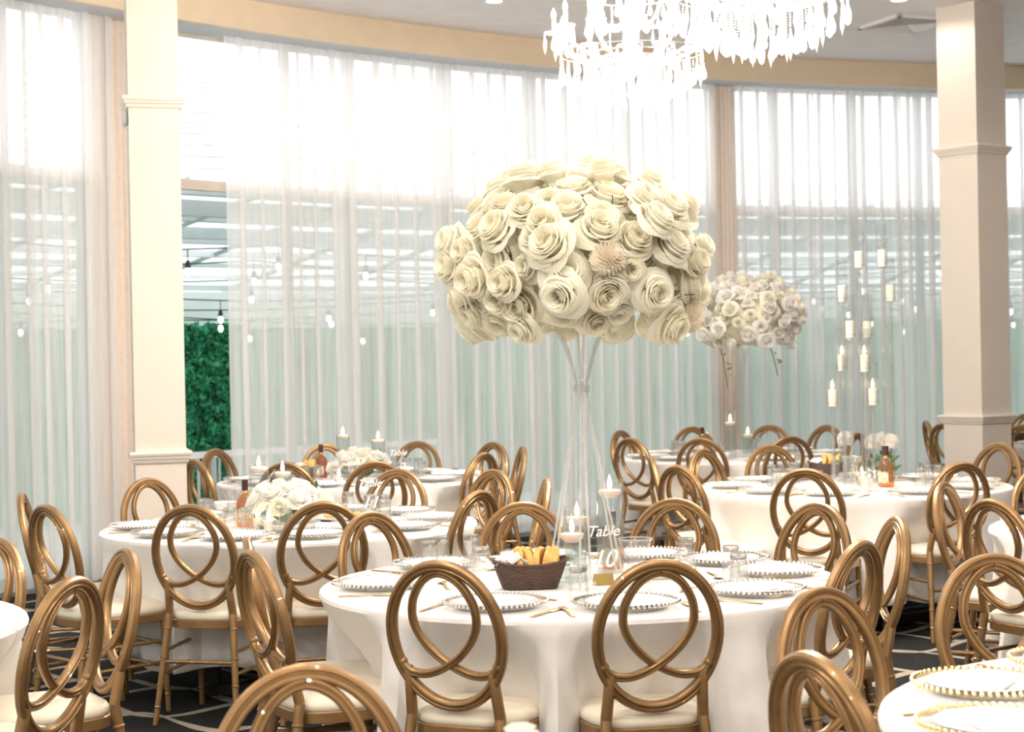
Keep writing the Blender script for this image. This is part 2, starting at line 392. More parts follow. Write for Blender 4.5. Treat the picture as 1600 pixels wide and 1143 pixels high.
while a < A1 - .02:
    b = min(a + .16, A1); curtain('sheer_curtain', 'white sheer curtain panel on the side wall of the hall', 'curtain', b, a, RS, .05, ZS + .015, M['sheer'], .2, .03, .2, 200 + i, 'sheers along the side'); a = b; i += 1
a = arc_x(1760, RS)
while a > A0 + .02:
    b = max(a - .16, A0); curtain('sheer_curtain', 'white sheer curtain panel past the end of the angled pillar', 'curtain', a, b, RS, .05, ZS + .015, M['sheer'], .2, .03, .2, 300 + i, 'sheers past the pillar'); a = b; i += 1
curtain('beige_drape', 'beige drape gathered beside the narrow pillar', 'curtain', arc_x(150, RS + .07), arc_x(214, RS + .07), RS + .07, .04, ZS + .01, M['drape'], .10, .028, .12, 5, taper=.05)
curtain('beige_drape', 'beige drape gathered behind the glass trumpet vase of roses', 'curtain', arc_x(1116, RS + .07), arc_x(1156, RS + .07), RS + .07, .04, ZS + .01, M['drape'], .10, .028, .12, 6, taper=.05)

# ------------------------------------------------------------------ pillars
def pillar(name, label, x, Y, half, rz):
    p = at_y(x, 700, Y); rt = thing(name, label, 'pillar', (p.x, p.y, 0), rz, kind='structure')
    obj('shaft', MB().box((0, 0, ZC / 2), (half * 2, half * 2, ZC)).mesh('shaft', M['plaster'], False), rt)
    for z in (.99, 3.09):
        mb = MB(); prof = [(0, -.035), (.010, -.033), (.014, -.022), (.016, -.012), (.024, -.008), (.026, .004), (.032, .010), (.036, .024), (.030, .034), (0, .036)]
        rows = []
        for sx, sy in ((-1, -1), (1, -1), (1, 1), (-1, 1), (-1, -1)):
            rows.append([Vector((sx * (half + d), sy * (half + d), z + h)) for d, h in prof])
        mb.grid(rows); obj('moulding', mb.mesh('moulding', M['moulding'], False), rt)
    obj('skirting', MB().box((0, 0, .06), (half * 2 + .03, half * 2 + .03, .12)).mesh('skirting', M['moulding'], False), rt)
    return rt
pl = pillar('pillar', 'narrow beige pillar with thin mouldings beside the bare window gap', 249, 10.4, .148, math.radians(15))
pr = pillar('pillar', 'beige pillar standing with a corner towards the laid tables', 1528, 13.65, .183, math.radians(-52))
s_ = obj('wall_sensor', MB().ball((0, 0, 0), .04, 10, 6, .6, 1, 1.3).mesh('sensor', M['white']), None, pl.matrix_basis @ Vector((-.165, -.08, 3.0)), (0, 0, pl.rotation_euler.z), 'small white sensor fixed high on the narrow pillar', 'sensor')

# ------------------------------------------------------------------ ceiling fittings
def downlight(x, y, label, group=None, k=1.0):
    rt = thing('ceiling_downlight', label, 'light', (x, y, ZC), 0, group)
    obj('trim_ring', MB().lathe([(.062, .0), (.062, -.008), (.085, -.006), (.088, 0)], 24, cap=False).mesh('ring', M['white']), rt)
    obj('lens', MB().lathe([(.0, -.003), (.062, -.003)], 24, cap=False).mesh('lens', M['lens']), rt)
    l = bpy.data.lights.new('downlight_lamp', 'SPOT'); l.energy = LAMP_W * 4 * k; l.color = (1, .895, .78); l.spot_size = math.radians(168); l.spot_blend = .25
    l.shadow_soft_size = .09
    lo = bpy.data.objects.new('downlight_lamp', l); COL.objects.link(lo); lo.parent = rt; lo.location = (0, 0, -.03)
    return rt
d1 = at(772, 1, ZC); d2 = at(1405, -1, ZC)
downlight(d1.x, d1.y, 'recessed round ceiling downlight above the curtain-side tables', None, .3)
downlight(d2.x, d2.y, 'recessed round ceiling downlight beside the square air vent', None, .3)
for (x, y) in [(-3.6, 4.6), (-.6, 4.2), (2.4, 4.6), (5.4, 5.0), (-2.6, 2.6), (.4, 1.4), (3.2, 1.2), (-1.4, -1.2), (1.8, -1.6), (4.6, 8.6), (-.3, 8.9), (2.2, 7.6), (1.2, 11.0), (6.0, 10.6), (-3.4, -.6), (-.6, -4.0), (2.4, -4.4), (4.8, -2.4), (6.6, 1.8), (.8, 3.0), (-1.4, 3.4)]:  # unseen lamps added to brighten the hall, stronger towards the camera
    downlight(x, y, 'added unseen ceiling downlight brightening the hall', 'added fill downlights', 1.6 if y < 4.3 else .9)
v = at(1417, 35, ZC); v0 = at(1347, 43, ZC); v1 = at(1437, 49, ZC)
VS = (v1 - v0).length / 2
rt = thing('air_vent', 'square white four-way air vent set in the ceiling', 'vent', (v.x, v.y, ZC), math.atan2(v1.y - v0.y, v1.x - v0.x))
mb = MB()
for k in range(4):
    R = Matrix.Rotation(k * PI / 2, 3, 'Z'); mb.box(R @ Vector((0, VS - .02, -.012)), (VS * 2, .04, .024), R)
obj('frame', mb.mesh('frame', M['grille'], False), rt)
obj('vent_shade_plate', MB().box((0, 0, -.001), (VS * 1.9, VS * 1.9, .004)).mesh('vent_shade_plate', M['dark'], False), rt)  # flat dark plate standing in for the shade between the louvres
for k in range(4):
    R = Matrix.Rotation(k * PI / 2, 3, 'Z'); n = 6
    for j in range(n):
        r = .03 + (VS - .07) * (j + .5) / n; T_ = Matrix.Rotation(math.radians(-38), 3, 'X')
        obj('louvre', MB().box((0, 0, 0), (2 * r, .03, .003), T_).mesh('louvre', M['grille'], False), rt, R @ Vector((0, r, -.022)), (0, 0, k * PI / 2))

# ------------------------------------------------------------------ patio outside
A2, A3 = A1, A0  # patio extended out of view to keep open sky off the side windows
o = obj('patio_ground', arc_strip(MB(), A3 - .1, A2 + .1, 40, [(RW + .3, -.02), (RW + .3, .0), (RW + 40, 0), (RW + 40, -.02)]).mesh('patio', M['concrete']), kind='structure'); o['label'] = 'pale paving outside the windows'
o = obj('wall_patio', arc_strip(MB(), A3, A2, 40, [(RW + 4.9, 0), (RW + 4.9, 2.32), (RW + 5.05, 2.32), (RW + 5.05, 0)]).mesh('wall_patio', M['patiowall']), kind='structure'); o['label'] = 'white boundary wall behind the hedge'
# hedge of many small leaves
rnd = random.Random(3); mb = MB()
arc_strip(mb, A3, A2, 40, [(RW + 4.55, 0), (RW + 4.55, 1.92), (RW + 4.85, 1.92), (RW + 4.85, 0)])
for i in range(26000):
    dense = rnd.random() < .5
    a = rnd.uniform(arc_x(380, RW + 4.5), arc_x(240, RW + 4.5)) if dense else rnd.uniform(A3, A2); z = rnd.uniform(.02, 1.96); r = RW + 4.5 + rnd.uniform(-.06, .06)
    p = pol(a, r, z); d = Vector((rnd.uniform(-1, 1), rnd.uniform(-1, 1), rnd.uniform(-1, 1))).normalized()
    e = d.cross(Vector((rnd.uniform(-1, 1), rnd.uniform(-1, 1), rnd.uniform(-.2, 1)))).normalized(); s = rnd.uniform(.025, .05)
    mb.add([p - d * s, p + e * s * .5, p + d * s, p - e * s * .5], [(0, 1, 2, 3)])
o = obj('hedge', mb.mesh('hedge', M['hedge'], False), None, (0, 0, 0), None, 'clipped green hedge wall outside the window gap', 'hedge', None, 'stuff')
# patio roof: steel beams and translucent sheets
rt = thing('patio_roof', 'grey beamed patio roof with translucent white sheets outside', 'roof')
def rz(r): return 2.98 - .13 * (r - .5)
for k, (r0, hgt) in enumerate([(.75, .07), (1.2, .13), (1.75, .05), (2.2, .10), (2.7, .04), (3.2, .06), (3.8, .04), (4.4, .04), (5.0, .06)]):
    r = RW + r0; z = rz(r0)
    obj('beam', arc_strip(MB(), A3, A2, 50, [(r - .05, z - hgt), (r - .05, z), (r + .05, z), (r + .05, z - hgt)]).mesh('beam', M['beam' if k % 2 == 0 or k < 4 else 'white'], False), rt)
rr = [.4, .98, 1.48, 2.0, 2.45, 2.95, 3.5, 4.1, 4.7, 5.3]
for k in range(len(rr) - 1):
    r0, r1 = rr[k], rr[k + 1]; rows = []
    for j in range(9):
        r = r0 + (r1 - r0) * j / 8; rows.append([pol(A3 + (A2 - A3) * i / 60, RW + r, rz(r) + .02 + (.012 if j % 2 else -.012)) for i in range(61)])
    obj('roof_sheet', MB().grid(rows).mesh('roof_sheet', M['roofsheet'], False), rt)
nr = 34
for k in range(nr):
    a = A3 + (A2 - A3) * (k + .5) / nr
    mb = MB(); p0 = pol(a, RW + .45, rz(.45) - .03); p1 = pol(a, RW + 5.2, rz(5.2) - .03)
    mb.tube([p0, p1], .03, 4); obj('rafter', mb.mesh('rafter', M['beam'], False), rt)
# festoon strings
rnd = random.Random(11)
sock = MB().lathe([(.0, .05), (.014, .05), (.02, .02), (.024, -.01), (.0, -.01)], 10).mesh('socket', M['cable'])
blb = MB().lathe([(.0, -.075), (.015, -.068), (.024, -.046), (.021, -.022), (.013, -.008)], 10).mesh('bulb', M['festoon'])
for k, (r, z) in enumerate([(1.0, 2.46), (1.6, 2.36), (2.1, 2.28), (2.6, 2.16), (3.2, 2.10), (3.8, 2.02), (4.0, 1.97)]):
    rt = thing('festoon_string', 'string of hanging festoon bulbs under the patio roof', 'string lights', group='festoon strings on the patio')
    L = (A2 - A3) * (RW + r); nb = int(L / (.9 + .07 * k)); pts = []; phs = rnd.uniform(0, 1)
    for i in range(nb * 4 + 1):
        u = i / (nb * 4); sag = .09 * math.sin(PI * ((u * nb / 4 + phs) % 1))
        pts.append(pol(A3 + (A2 - A3) * u, RW + r + .25 * math.sin(u * 9 + k), z + .06 - sag))
    obj('cable', MB().tube(pts, .006, 4).mesh('cable', M['cable'], False), rt)
    for i in range(nb):
        p = pts[i * 4 + (1, 3, 0, 2, 3, 1, 2)[k]] - Vector((0, 0, .14))
        obj('drop_wire', MB().tube([(0, 0, .04), (0, 0, .14)], .004, 4).mesh('wire', M['cable'], False), rt, p)
        obj('socket', sock, rt, p); obj('bulb', blb, rt, p)
# railing just outside the bare gap
rt = thing('patio_railing', 'white-topped railing with dark bars outside the window gap', 'railing')
ra0, ra1 = arc_x(720, RW + .7), arc_x(180, RW + .7)
obj('top_rail', arc_strip(MB(), ra0, ra1, 14, [(RW + .68, .80), (RW + .68, .85), (RW + .72, .85), (RW + .72, .80)]).mesh('rail', M['white'], False), rt)
obj('bottom_rail', arc_strip(MB(), ra0, ra1, 14, [(RW + .685, .08), (RW + .685, .11), (RW + .715, .11), (RW + .715, .08)]).mesh('rail', M['beam'], False), rt)
bar = MB().box((0, 0, .455), (.02, .02, .70)).mesh('bar', M['beam'], False)
for i in range(34): obj('baluster', bar, rt, pol(ra0 + (ra1 - ra0) * (i + .5) / 34, RW + .7))
mbp = MB()
for i in range(5):
    obj('railing_post', MB().box((0, 0, .4), (.04, .04, .80)).mesh('post', M['beam'], False), rt, pol(ra0 + (ra1 - ra0) * (i + .02) / 4.1, RW + .7))
# neighbouring house, pale in the haze of the sky
rt = thing('neighbour_house', 'pale house with a low tiled roof beyond the patio', 'house', (-7.5, 31, 0), math.radians(25))
obj('wall', MB().box((0, 0, 2.3), (15, 7, 4.6)).mesh('wall', M['patiowall'], False), rt)
hp = [(-8, -4, 4.6), (8, -4, 4.6), (8, 4, 4.6), (-8, 4, 4.6), (-4.5, 0, 7.0), (4.5, 0, 7.0)]
rf = obj('roof', MB().add(hp, [(0, 1, 5, 4), (1, 2, 5), (2, 3, 4, 5), (3, 0, 4)]).mesh('roof', M['tile'], False), rt)
for k in range(9):
    t = (k + .5) / 10; obj('tile_course', MB().box((0, -4 + 4 * t, 4.63 + 2.4 * t), (16 - 7 * t, .06, .05)).mesh('course', M['tile'], False), rf)
obj('gutter', MB().box((0, -4.05, 4.55), (16, .12, .14)).mesh('gutter', M['white'], False), rt)

# ------------------------------------------------------------------ tables (positions measured on the floor plan)
ZTAB, RT = .749, .907
T = {1: (.223, 6.039), 2: (-1.089, 8.40), 3: (1.975, 10.12), 4: (-1.08, 11.61), 5: (1.727, 13.43), 6: (1.666, 3.578),
     7: (2.96, 7.41), 8: (-2.42, 5.25), 9: (4.62, 14.75), 10: (-.15, 2.25)}
DESC = {1: 'the rose tower table', 2: 'the table before the narrow pillar', 3: 'the candelabra table',
        4: 'the table behind the narrow pillar', 5: 'the trumpet vase table',
        6: 'the gold-beaded table', 7: 'the table past the gold-beaded one', 8: 'the unlaid white table',
        9: 'the table behind the angled pillar', 10: 'the table facing the lone chair'}
CH = {1: [(683, 868), (1032, 860), (1347, 835), (1404, 803), (1280, 780), (1056, 775), (815, 785), (575, 802), (384, 835), (390, 855)],
      2: [(295, 785), (505, 780), (70, 786), (32, 767), (228, 744), (622, 730), (773, 729), (856, 744), (750, 763)],
      3: [(1258, 730), (1504, 717), (1057, 725), (1018, 711), (1097, 700), (1202, 693), (1562, 689)],
      4: [(757, 704), (772, 688), (818, 694), (586, 718), (445, 720), (335, 699), (303, 715), (508, 691), (653, 687)],
      5: [(968, 671), (983, 682), (1094, 682), (1235, 678), (1203, 662), (1081, 665), (1293, 662), (1341, 672)],
      6: [(1277, 912), (1264, 1012), (1548, 860)],
      7: [(1472, 750), (1548, 777), (1625, 727)],
      8: [(200, 852), (116, 898), (-2, 836)],
      9: [(1446, 655), (1472, 660), (1600, 661), (1606, 644)],
      10: [(476, 1030)]}
YAW = {(6, 0): -12, (6, 1): 14, (7, 0): -16, (8, 0): 14}        # chairs not squared up to their table, degrees
# ---- chair prototype meshes (faces +Y, seat centre at the origin)
HT, LEAN = .949, math.radians(12)
ZB, YB = .45, -.195                           # where the leaning back starts
def bp(u, v, d=0.0):                          # back plane: u across, v = height of the upright back, d = out of plane to the rear
    h = v - ZB
    return Vector((u, YB - math.sin(LEAN) * h - math.cos(LEAN) * d, ZB + math.cos(LEAN) * h - math.sin(LEAN) * d))
OVC, OVA, OVB = .7185, .180, .2175            # oval centre, half axes (centre line)
def sweep(path, prof, closed):
    m = len(path); rows = []
    for i in range(m):
        a = path[(i - 1) % m] if closed or i else path[0]; b = path[(i + 1) % m] if closed or i < m - 1 else path[-1]
        t = Vector((b[0] - a[0], b[1] - a[1])).normalized(); nn = Vector((t.y, -t.x))
        rows.append([bp(path[i][0] + nn.x * r, path[i][1] + nn.y * r, d) for r, d in prof + prof[:1]])
    if closed: rows.append(rows[0])
    mb = MB().grid(rows)
    if not closed:
        k = len(prof); mb.add(rows[0][:k], [tuple(range(k))]); mb.add(rows[-1][:k], [tuple(reversed(range(k)))])
    return mb
# moulded section: rounded outer bead, groove, flat inner face (both sides)
PR = [(.0155, 0), (.0145, .009), (.010, .0145), (.005, .0155), (.002, .0100), (-.001, .0100), (-.004, .0150), (-.010, .0140), (-.0150, .007),
      (-.0150, -.007), (-.010, -.0140), (-.004, -.0150), (-.001, -.0100), (.002, -.0100), (.005, -.0155), (.010, -.0145), (.0145, -.009)]
PR = [(r * 1.14, d) for r, d in PR]
ov = [(OVA * math.sin(2 * PI * i / 64), OVC + OVB * math.cos(2 * PI * i / 64)) for i in range(64)]
ME = {}
ME['oval'] = sweep(ov, PR, True).mesh('oval_back_frame', M['gold'])
PR2 = [(r * .72, d * .8) for r, d in PR]
lp = [(-.146, -.0905), (-.122, -.114), (-.082, -.121), (-.042, -.111), (0, -.088), (.036, -.060), (.071, -.019), (.094, .030), (.0975, .074), (.087, .118), (.060, .163), (.028, .188), (0, .196)]
for sg, nm in ((1, 'loopA'), (-1, 'loopB')):
    lp = [(u * 1.08, v_) for u, v_ in lp] if sg > 0 else lp
    P = catmull([(sg * u, OVC + v_) for u, v_ in lp], 4)
    if sg < 0: P = P
    mb = sweep(P, [(r, d + .0015 * sg) for r, d in PR2], False)
    k = bp(sg * lp[0][0], OVC + lp[0][1] + .004, 0); mb.ball(k, .0165, 10, 6)
    ME[nm] = mb.mesh('back_loop', M['gold'])
def bamboo(path, r, rings, n=10):
    P = [Vector(p) for p in path]; a, b = P[0], P[-1]
    mb = MB().tube(P, r, n)
    for t in rings:
        c = a.lerp(b, t); d = (b - a).normalized(); rr = r if not isinstance(r, (list, tuple)) else r[0] + (r[-1] - r[0]) * t
        mb.tube([c - d * .006, c - d * .003, c + d * .003, c + d * .006], [rr * .98, rr * 1.16, rr * 1.16, rr * .98], n)
    return mb
for sg, nm in ((1, 'rlegA'), (-1, 'rlegB')):
    top = bp(sg * .138, .60); mid = bp(sg * .146, .47); foot = Vector((sg * .187, -.275, 0))
    mb = bamboo([mid, foot], [.0175, .0125], (.14, .40, .64, .84)); mb.tube([top + Vector((0, 0, .02)), top, mid], [.011, .017, .0178], 10)
    ME[nm] = mb.mesh('rear_leg', M['gold'])
    ME['f' + nm] = bamboo([(sg * .178, .172, .43), (sg * .184, .185, 0)], [.0165, .012], (.10, .36, .60, .82)).mesh('front_leg', M['gold'])
def seat_outline(e=0.0, n=40):
    pts = []
    for i in range(n):
        a = 2 * PI * i / n; c, s = math.cos(a), math.sin(a); k = .55
        x = math.copysign(abs(c) ** k, c); y = math.copysign(abs(s) ** k, s)
        wd = (.170 + .030 * (y + 1) / 2 + e); pts.append(Vector((x * wd, .005 + y * (.207 + e) + (.018 * (1 - x * x) if y > .5 else 0), 0)))
    return pts
def seat_mesh():
    mb = MB(); rows = []
    for e, z in ((.0, .440), (.004, .445), (.005, .458), (-.002, .472), (-.02, .482), (-.05, .488), (-.10, .491), (-.15, .492)):
        r = [p + Vector((0, 0, z)) for p in seat_outline(e)]; rows.append(r + r[:1])
    mb.grid(rows); mb.add(rows[-1][:-1], [tuple(range(40))]); mb.add(rows[0][:-1], [tuple(reversed(range(40)))]); return mb
ME['seat'] = seat_mesh().mesh('seat', M['cushion'])
mb = MB(); rows = []
for e, z in ((.004, .402), (.007, .405), (.007, .436), (.003, .440), (-.03, .440), (-.03, .402)):
    r = [p + Vector((0, 0, z)) for p in seat_outline(e)]; rows.append(r + r[:1])
mb.grid(rows + rows[:1]); ME['seat_frame'] = mb.mesh('seat_frame', M['gold'])
def onleg(sg, rear, z):
    if rear: a, b = bp(sg * .146, .47), Vector((sg * .187, -.275, 0))
    else: a, b = Vector((sg * .178, .172, .43)), Vector((sg * .184, .185, 0))
    t = (a.z - z) / (a.z - b.z); return a.lerp(b, t)
STR = [(onleg(-1, 1, .265), onleg(1, 1, .265)), (onleg(-1, 0, .30), onleg(1, 0, .30)), (onleg(-1, 0, .20), onleg(1, 0, .20))]
for sg in (-1, 1): STR += [(onleg(sg, 1, .31), onleg(sg, 0, .315)), (onleg(sg, 1, .215), onleg(sg, 0, .22))]
for i, (a, b) in enumerate(STR): ME['str%d' % i] = bamboo([a, b], .0088, (.2, .4, .6, .8), 8).mesh('stretcher', M['gold'])
PARTS = [('back_frame', 'oval'), ('back_loop', 'loopA'), ('back_loop', 'loopB'), ('leg', 'rlegA'), ('leg', 'rlegB'), ('leg', 'frlegA'), ('leg', 'frlegB'),
         ('seat', 'seat'), ('seat_frame', 'seat_frame')] + [('stretcher', 'str%d' % i) for i in range(len(STR))]
TOPY = bp(0, OVC + OVB + .0155).y
CHPOS = {}
RFIX = {1: (1.08, 1.22), 2: (1.08, 1.32), 3: (1.08, 1.36), 4: (1.08, 1.34), 5: (1.06, 1.2), 6: (1.08, 1.42), 7: (.95, 1.25), 8: (.95, 1.25), 9: (1.08, 1.3), 10: (1.05, 1.2)}
def chair(k, x, y, lab, yaw=0):
    tx, ty = T[k]; p = at(x, y, HT); d = Vector((tx - p.x, ty - p.y)); r = d.length; f = d / r
    lo, hi = RFIX[k]; r2 = min(max(r, lo), hi)
    if abs(r2 - r) > 1e-4:                    # keep the chair on its sight line where that gives the radius, else slide
        c = Vector((tx, ty)); q = Vector((p.x, p.y)); u = q.normalized(); bb = u.dot(c); disc_ = bb * bb - c.length_squared + r2 * r2
        if disc_ > 0:
            ts = [bb - math.sqrt(disc_), bb + math.sqrt(disc_)]; t = min(ts, key=lambda s: abs(s - q.length)); q2 = u * t
            if (q2 - q).length < .32: q = q2
        p = Vector((q.x, q.y, 0)); d = Vector((tx - p.x, ty - p.y)); f = d.normalized()
    rzz = math.atan2(-f.x, f.y) + math.radians(yaw)
    root = Vector((p.x, p.y, 0)) - Matrix.Rotation(rzz, 3, 'Z') @ Vector((0, TOPY, 0))
    rt = thing('oval_back_chair', lab, 'chair', (root.x, root.y, 0), rzz, 'gold chairs around ' + DESC[k])
    for nm, me in PARTS: obj(nm, ME[me], rt)
    CHPOS.setdefault(k, []).append((root, rzz, f))
_2 = 'gold oval-back chair of the table before the narrow pillar, '
_3 = 'gold oval-back chair of the candelabra table '
_r = 'gold oval-back chair of the rose tower table '
CHLAB = {1: [_r + 'standing before the bread basket', _r + 'standing before the hourglass carafe', _r + 'beside the gold-beaded table', _r + 'beside the gold-beaded table',
             _r + 'backing onto the candelabra table', _r + 'backing onto the candelabra table', _r + 'behind the bread basket', _r + 'with its back to the number 11 sign',
             _r + 'on the side of the unlaid white table', _r + 'on the side of the unlaid white table'], 2: [_2 + 'near the amber bottle', _2 + 'near the food platter', _2 + 'near the beige drape', _2 + 'near the beige drape', _2 + 'right against the pillar',
             _2 + 'backing onto the table behind it', _2 + 'backing onto the table behind it', _2 + 'on the rose tower side', _2 + 'on the rose tower side'],
         3: [_3 + 'before the bread basket', _3 + 'past the amber bottle', _3 + 'on the rose tower side', _3 + 'on the rose tower side',
             _3 + 'backing onto the trumpet vase table', _3 + 'backing onto the trumpet vase table', _3 + 'beside the angled pillar'],
         4: 'gold oval-back chair at the table between narrow pillar and sheer curtains',
         5: 'gold oval-back chair around the table with the trumpet vase of roses', 6: ['gold oval-back chair of the gold-beaded table beside the rose tower table', 'gold oval-back chair of the gold-beaded table beside the lone chair',
             'gold oval-back chair of the gold-beaded table backing onto the table past it'],
         7: 'gold oval-back chair at the table just beyond the gold-beaded chargers', 8: 'gold oval-back chair beside the white table with nothing laid on it',
         9: 'gold oval-back chair at the table behind the angled beige pillar', 10: 'lone gold oval-back chair turned away from the acrylic rose tower table'}
for k in CH:
    for i, (x, y) in enumerate(CH[k]): chair(k, x, y, CHLAB[k] if isinstance(CHLAB[k], str) else CHLAB[k][i], YAW.get((k, i), 0))

# ---- tables and cloths
topm = MB().lathe([(.0, .715), (.88, .715), (.885, .722), (.885, .738), (.88, .744), (0, .744)], 48).mesh('tabletop', M['black'])
legm = MB().box((0, 0, .36), (.05, .05, .72)).mesh('leg', M['black'], False)
barm = MB().box((0, 0, .03), (.05, .62, .05)).mesh('foot_bar', M['black'], False)
def sstep(t): t = min(max(t, 0), 1); return t * t * (3 - 2 * t)
for k, (tx, ty) in T.items():
    rt = thing('round_table', 'black folding round banquet table under the cloth of ' + DESC[k], 'table', (tx, ty, 0), k * .7)
    obj('tabletop', topm, rt)
    for sx in (-1, 1):
        obj('foot_bar', barm, rt, (sx * .42, 0, 0))
        for sy in (-1, 1): obj('leg', legm, rt, (sx * .42, sy * .25, 0))
    rnd = random.Random(40 + k); N = 160; ph = [rnd.uniform(0, 6.28) for _ in range(4)]
    lim = []
    for root, rzz, f in CHPOS.get(k, []):
        fr = Vector((root.x - tx, root.y - ty)) + f * .225; lim.append((math.atan2(fr.y, fr.x), fr.length))
    rows = [[], ]
    prof = [(0, ZTAB), (.3, ZTAB), (.6, ZTAB), (.85, ZTAB), (RT - .014, ZTAB - .0005), (RT - .004, ZTAB - .006), (RT, ZTAB - .018)]
    zs = [.69, .63, .57, .51, .46, .40, .34, .28, .22, .17]
    rows = []
    for i in range(N):
        a = 2 * PI * i / N; row = [Vector((r * math.cos(a), r * math.sin(a), z)) for r, z in prof]
        fold = math.cos(9 * a + ph[0] + .6 * math.sin(2 * a + ph[1])); fold2 = math.cos(14 * a + ph[2] + .8 * math.sin(3 * a + ph[3]))
        wt, tg = 0, 9
        for la, lr in lim:
            da = abs((a - la + PI) % (2 * PI) - PI); w1 = .17; q = 1 - sstep((da - w1) / .13)
            if q > wt: wt = q; tg = max(lr, .74)
            elif q > 0: tg = min(tg, max(lr, .74))
        for z in zs:
            t = (ZTAB - z) / .58; r = RT + .03 * t + t ** 1.2 * (.052 * fold + .022 * fold2) - .01
            s = sstep((ZTAB - .02 - z) / .25) * wt
            r = r * (1 - s) + min(r, tg + .02 * fold2 * t) * s
            row.append(Vector((r * math.cos(a), r * math.sin(a), z + .02 * t * fold)))
        rows.append(row)
    rows.append(rows[0]); mb = MB().grid(rows)
    o = obj('tablecloth', mb.mesh('tablecloth', M['cloth']), None, (tx, ty, 0), None, 'white linen cloth hanging over ' + DESC[k], 'tablecloth')
    sd = o.modifiers.new('thickness', 'SOLIDIFY'); sd.thickness = .002; sd.offset = -1

# ------------------------------------------------------------------ tableware prototypes
ZP = ZTAB + .0015
RC = .165
me_charger = MB().lathe([(0, 0), (.11, 0), (.118, .004), (.140, .010), (.162, .0165), (.166, .019), (.162, .022), (.140, .015), (.116, .009), (.108, .006), (0, .006)], 40, cap=False).mesh('glass_plate', M['charger'])
def beads(m):
    mb = MB()
    for i in range(60):
        a = 2 * PI * i / 60; mb.ball((.163 * math.cos(a), .163 * math.sin(a), .0235), .0066, 6, 4)
    return mb.mesh('bead_rim', m)
me_bead = {'s': beads(M['silver']), 'g': beads(M['goldbead']), 'p': beads(M['palebead'])}
me_plate = MB().lathe([(0, 0), (.075, 0), (.082, .003), (.128, .016), (.130, .018), (.127, .0195), (.085, .008), (.074, .005), (0, .005)], 40, cap=False).mesh('dinner_plate', M['porcelain'])
def napkin_mesh():
    mb = MB(); rows = []
    for i in range(9):
        x = -.095 + .19 * i / 8
        rows.append([Vector((x, -.05 + .1 * j / 6, .010 + .004 * math.sin(i * .9 + j * .5) + .006 * math.cos(j / 6 * PI - PI / 2))) for j in range(7)])
    mb.grid(rows); rows2 = [[Vector((p.x, p.y, 0)) for p in r] for r in rows]; mb.grid([list(reversed(r)) for r in rows2])
    per = [rows[i][0] for i in range(9)] + [rows[8][j] for j in range(1, 7)] + [rows[i][6] for i in range(7, -1, -1)] + [rows[0][j] for j in range(5, 0, -1)]
    mb.grid([per + per[:1], [Vector((p.x, p.y, 0)) for p in per] + [Vector((per[0].x, per[0].y, 0))]])
    return mb.mesh('napkin', M['napkin'])
me_napkin = napkin_mesh()
def bar(mb, pts):                              # pts: (y, halfwidth, z) -> flat bar along y
    pts = [(y, w_ * 1.6, z) for y, w_, z in pts]
    rows = [[Vector((-w_, y, z)), Vector((-w_ * .6, y, z + .003)), Vector((w_ * .6, y, z + .003)), Vector((w_, y, z)), Vector((-w_, y, z))] for y, w_, z in pts]
    mb.grid(rows); mb.add(rows[0][:4], [(0, 1, 2, 3)]); mb.add(rows[-1][:4], [(3, 2, 1, 0)]); return mb
mb = bar(MB(), [(-.10, .0045, 0), (-.06, .0040, .001), (.02, .0025, .004), (.045, .0045, .005), (.055, .010, .004), (.062, .011, .003)])
for i in range(4): mb.box((-.0085 + .0057 * i, .082, .0045), (.0028, .042, .002))
me_fork = mb.mesh('fork', M['cutlery'])
me_knife = bar(MB(), [(-.11, .0050, 0), (-.05, .0050, .001), (.0, .0035, .002), (.01, .0075, .002), (.08, .0085, .001), (.105, .004, .001), (.11, .001, .001)]).mesh('knife', M['cutlery'])
mb = bar(MB(), [(-.10, .0045, 0), (-.06, .004, .001), (.04, .0025, .006), (.052, .004, .005)])
rows = []
for i in range(9):
    t = i / 8; y = .05 + .062 * t; wd = .020 * math.sin(PI * (t * .93 + .05)) ** .8
    rows.append([Vector((wd * u, y, .0065 - .0055 * (1 - u * u) * math.sin(PI * t))) for u in (-1, -.5, 0, .5, 1)])
mb.grid(rows); me_spoon = mb.mesh('spoon', M['cutlery'])
# upside-down tumbler: rim on the cloth, heavy base on top
me_tumbler = MB().lathe([(.034, 0), (.0305, .104), (.030, .118), (.0275, .120), (.0, .119)], 20, cap=False).mesh('wall', M['glass'])
me_tbase = MB().lathe([(0, .094), (.022, .095), (.0265, .099), (.0285, .112), (.026, .1175), (0, .1165)], 12, cap=False).mesh('heavy_base', M['glassbase'])
me_tin = MB().lathe([(.0315, .001), (.0275, .088), (.0235, .095), (0, .095)], 12, cap=False).mesh('inner_wall', M['glass'])
me_bowl = MB().lathe([(0, 0), (.03, 0), (.034, .006), (.06, .03), (.072, .055), (.070, .056), (.055, .03), (.028, .01), (0, .009)], 28, cap=False).mesh('bowl', M['porcelain'])
def tumbler(x, y, lab, grp):
    rt = thing('tumbler', lab, 'glass', (x, y, ZP), random.uniform(0, 6), grp)
    obj('wall', me_tumbler, rt); obj('heavy_base', me_tbase, rt); obj('inner_wall', me_tin, rt)
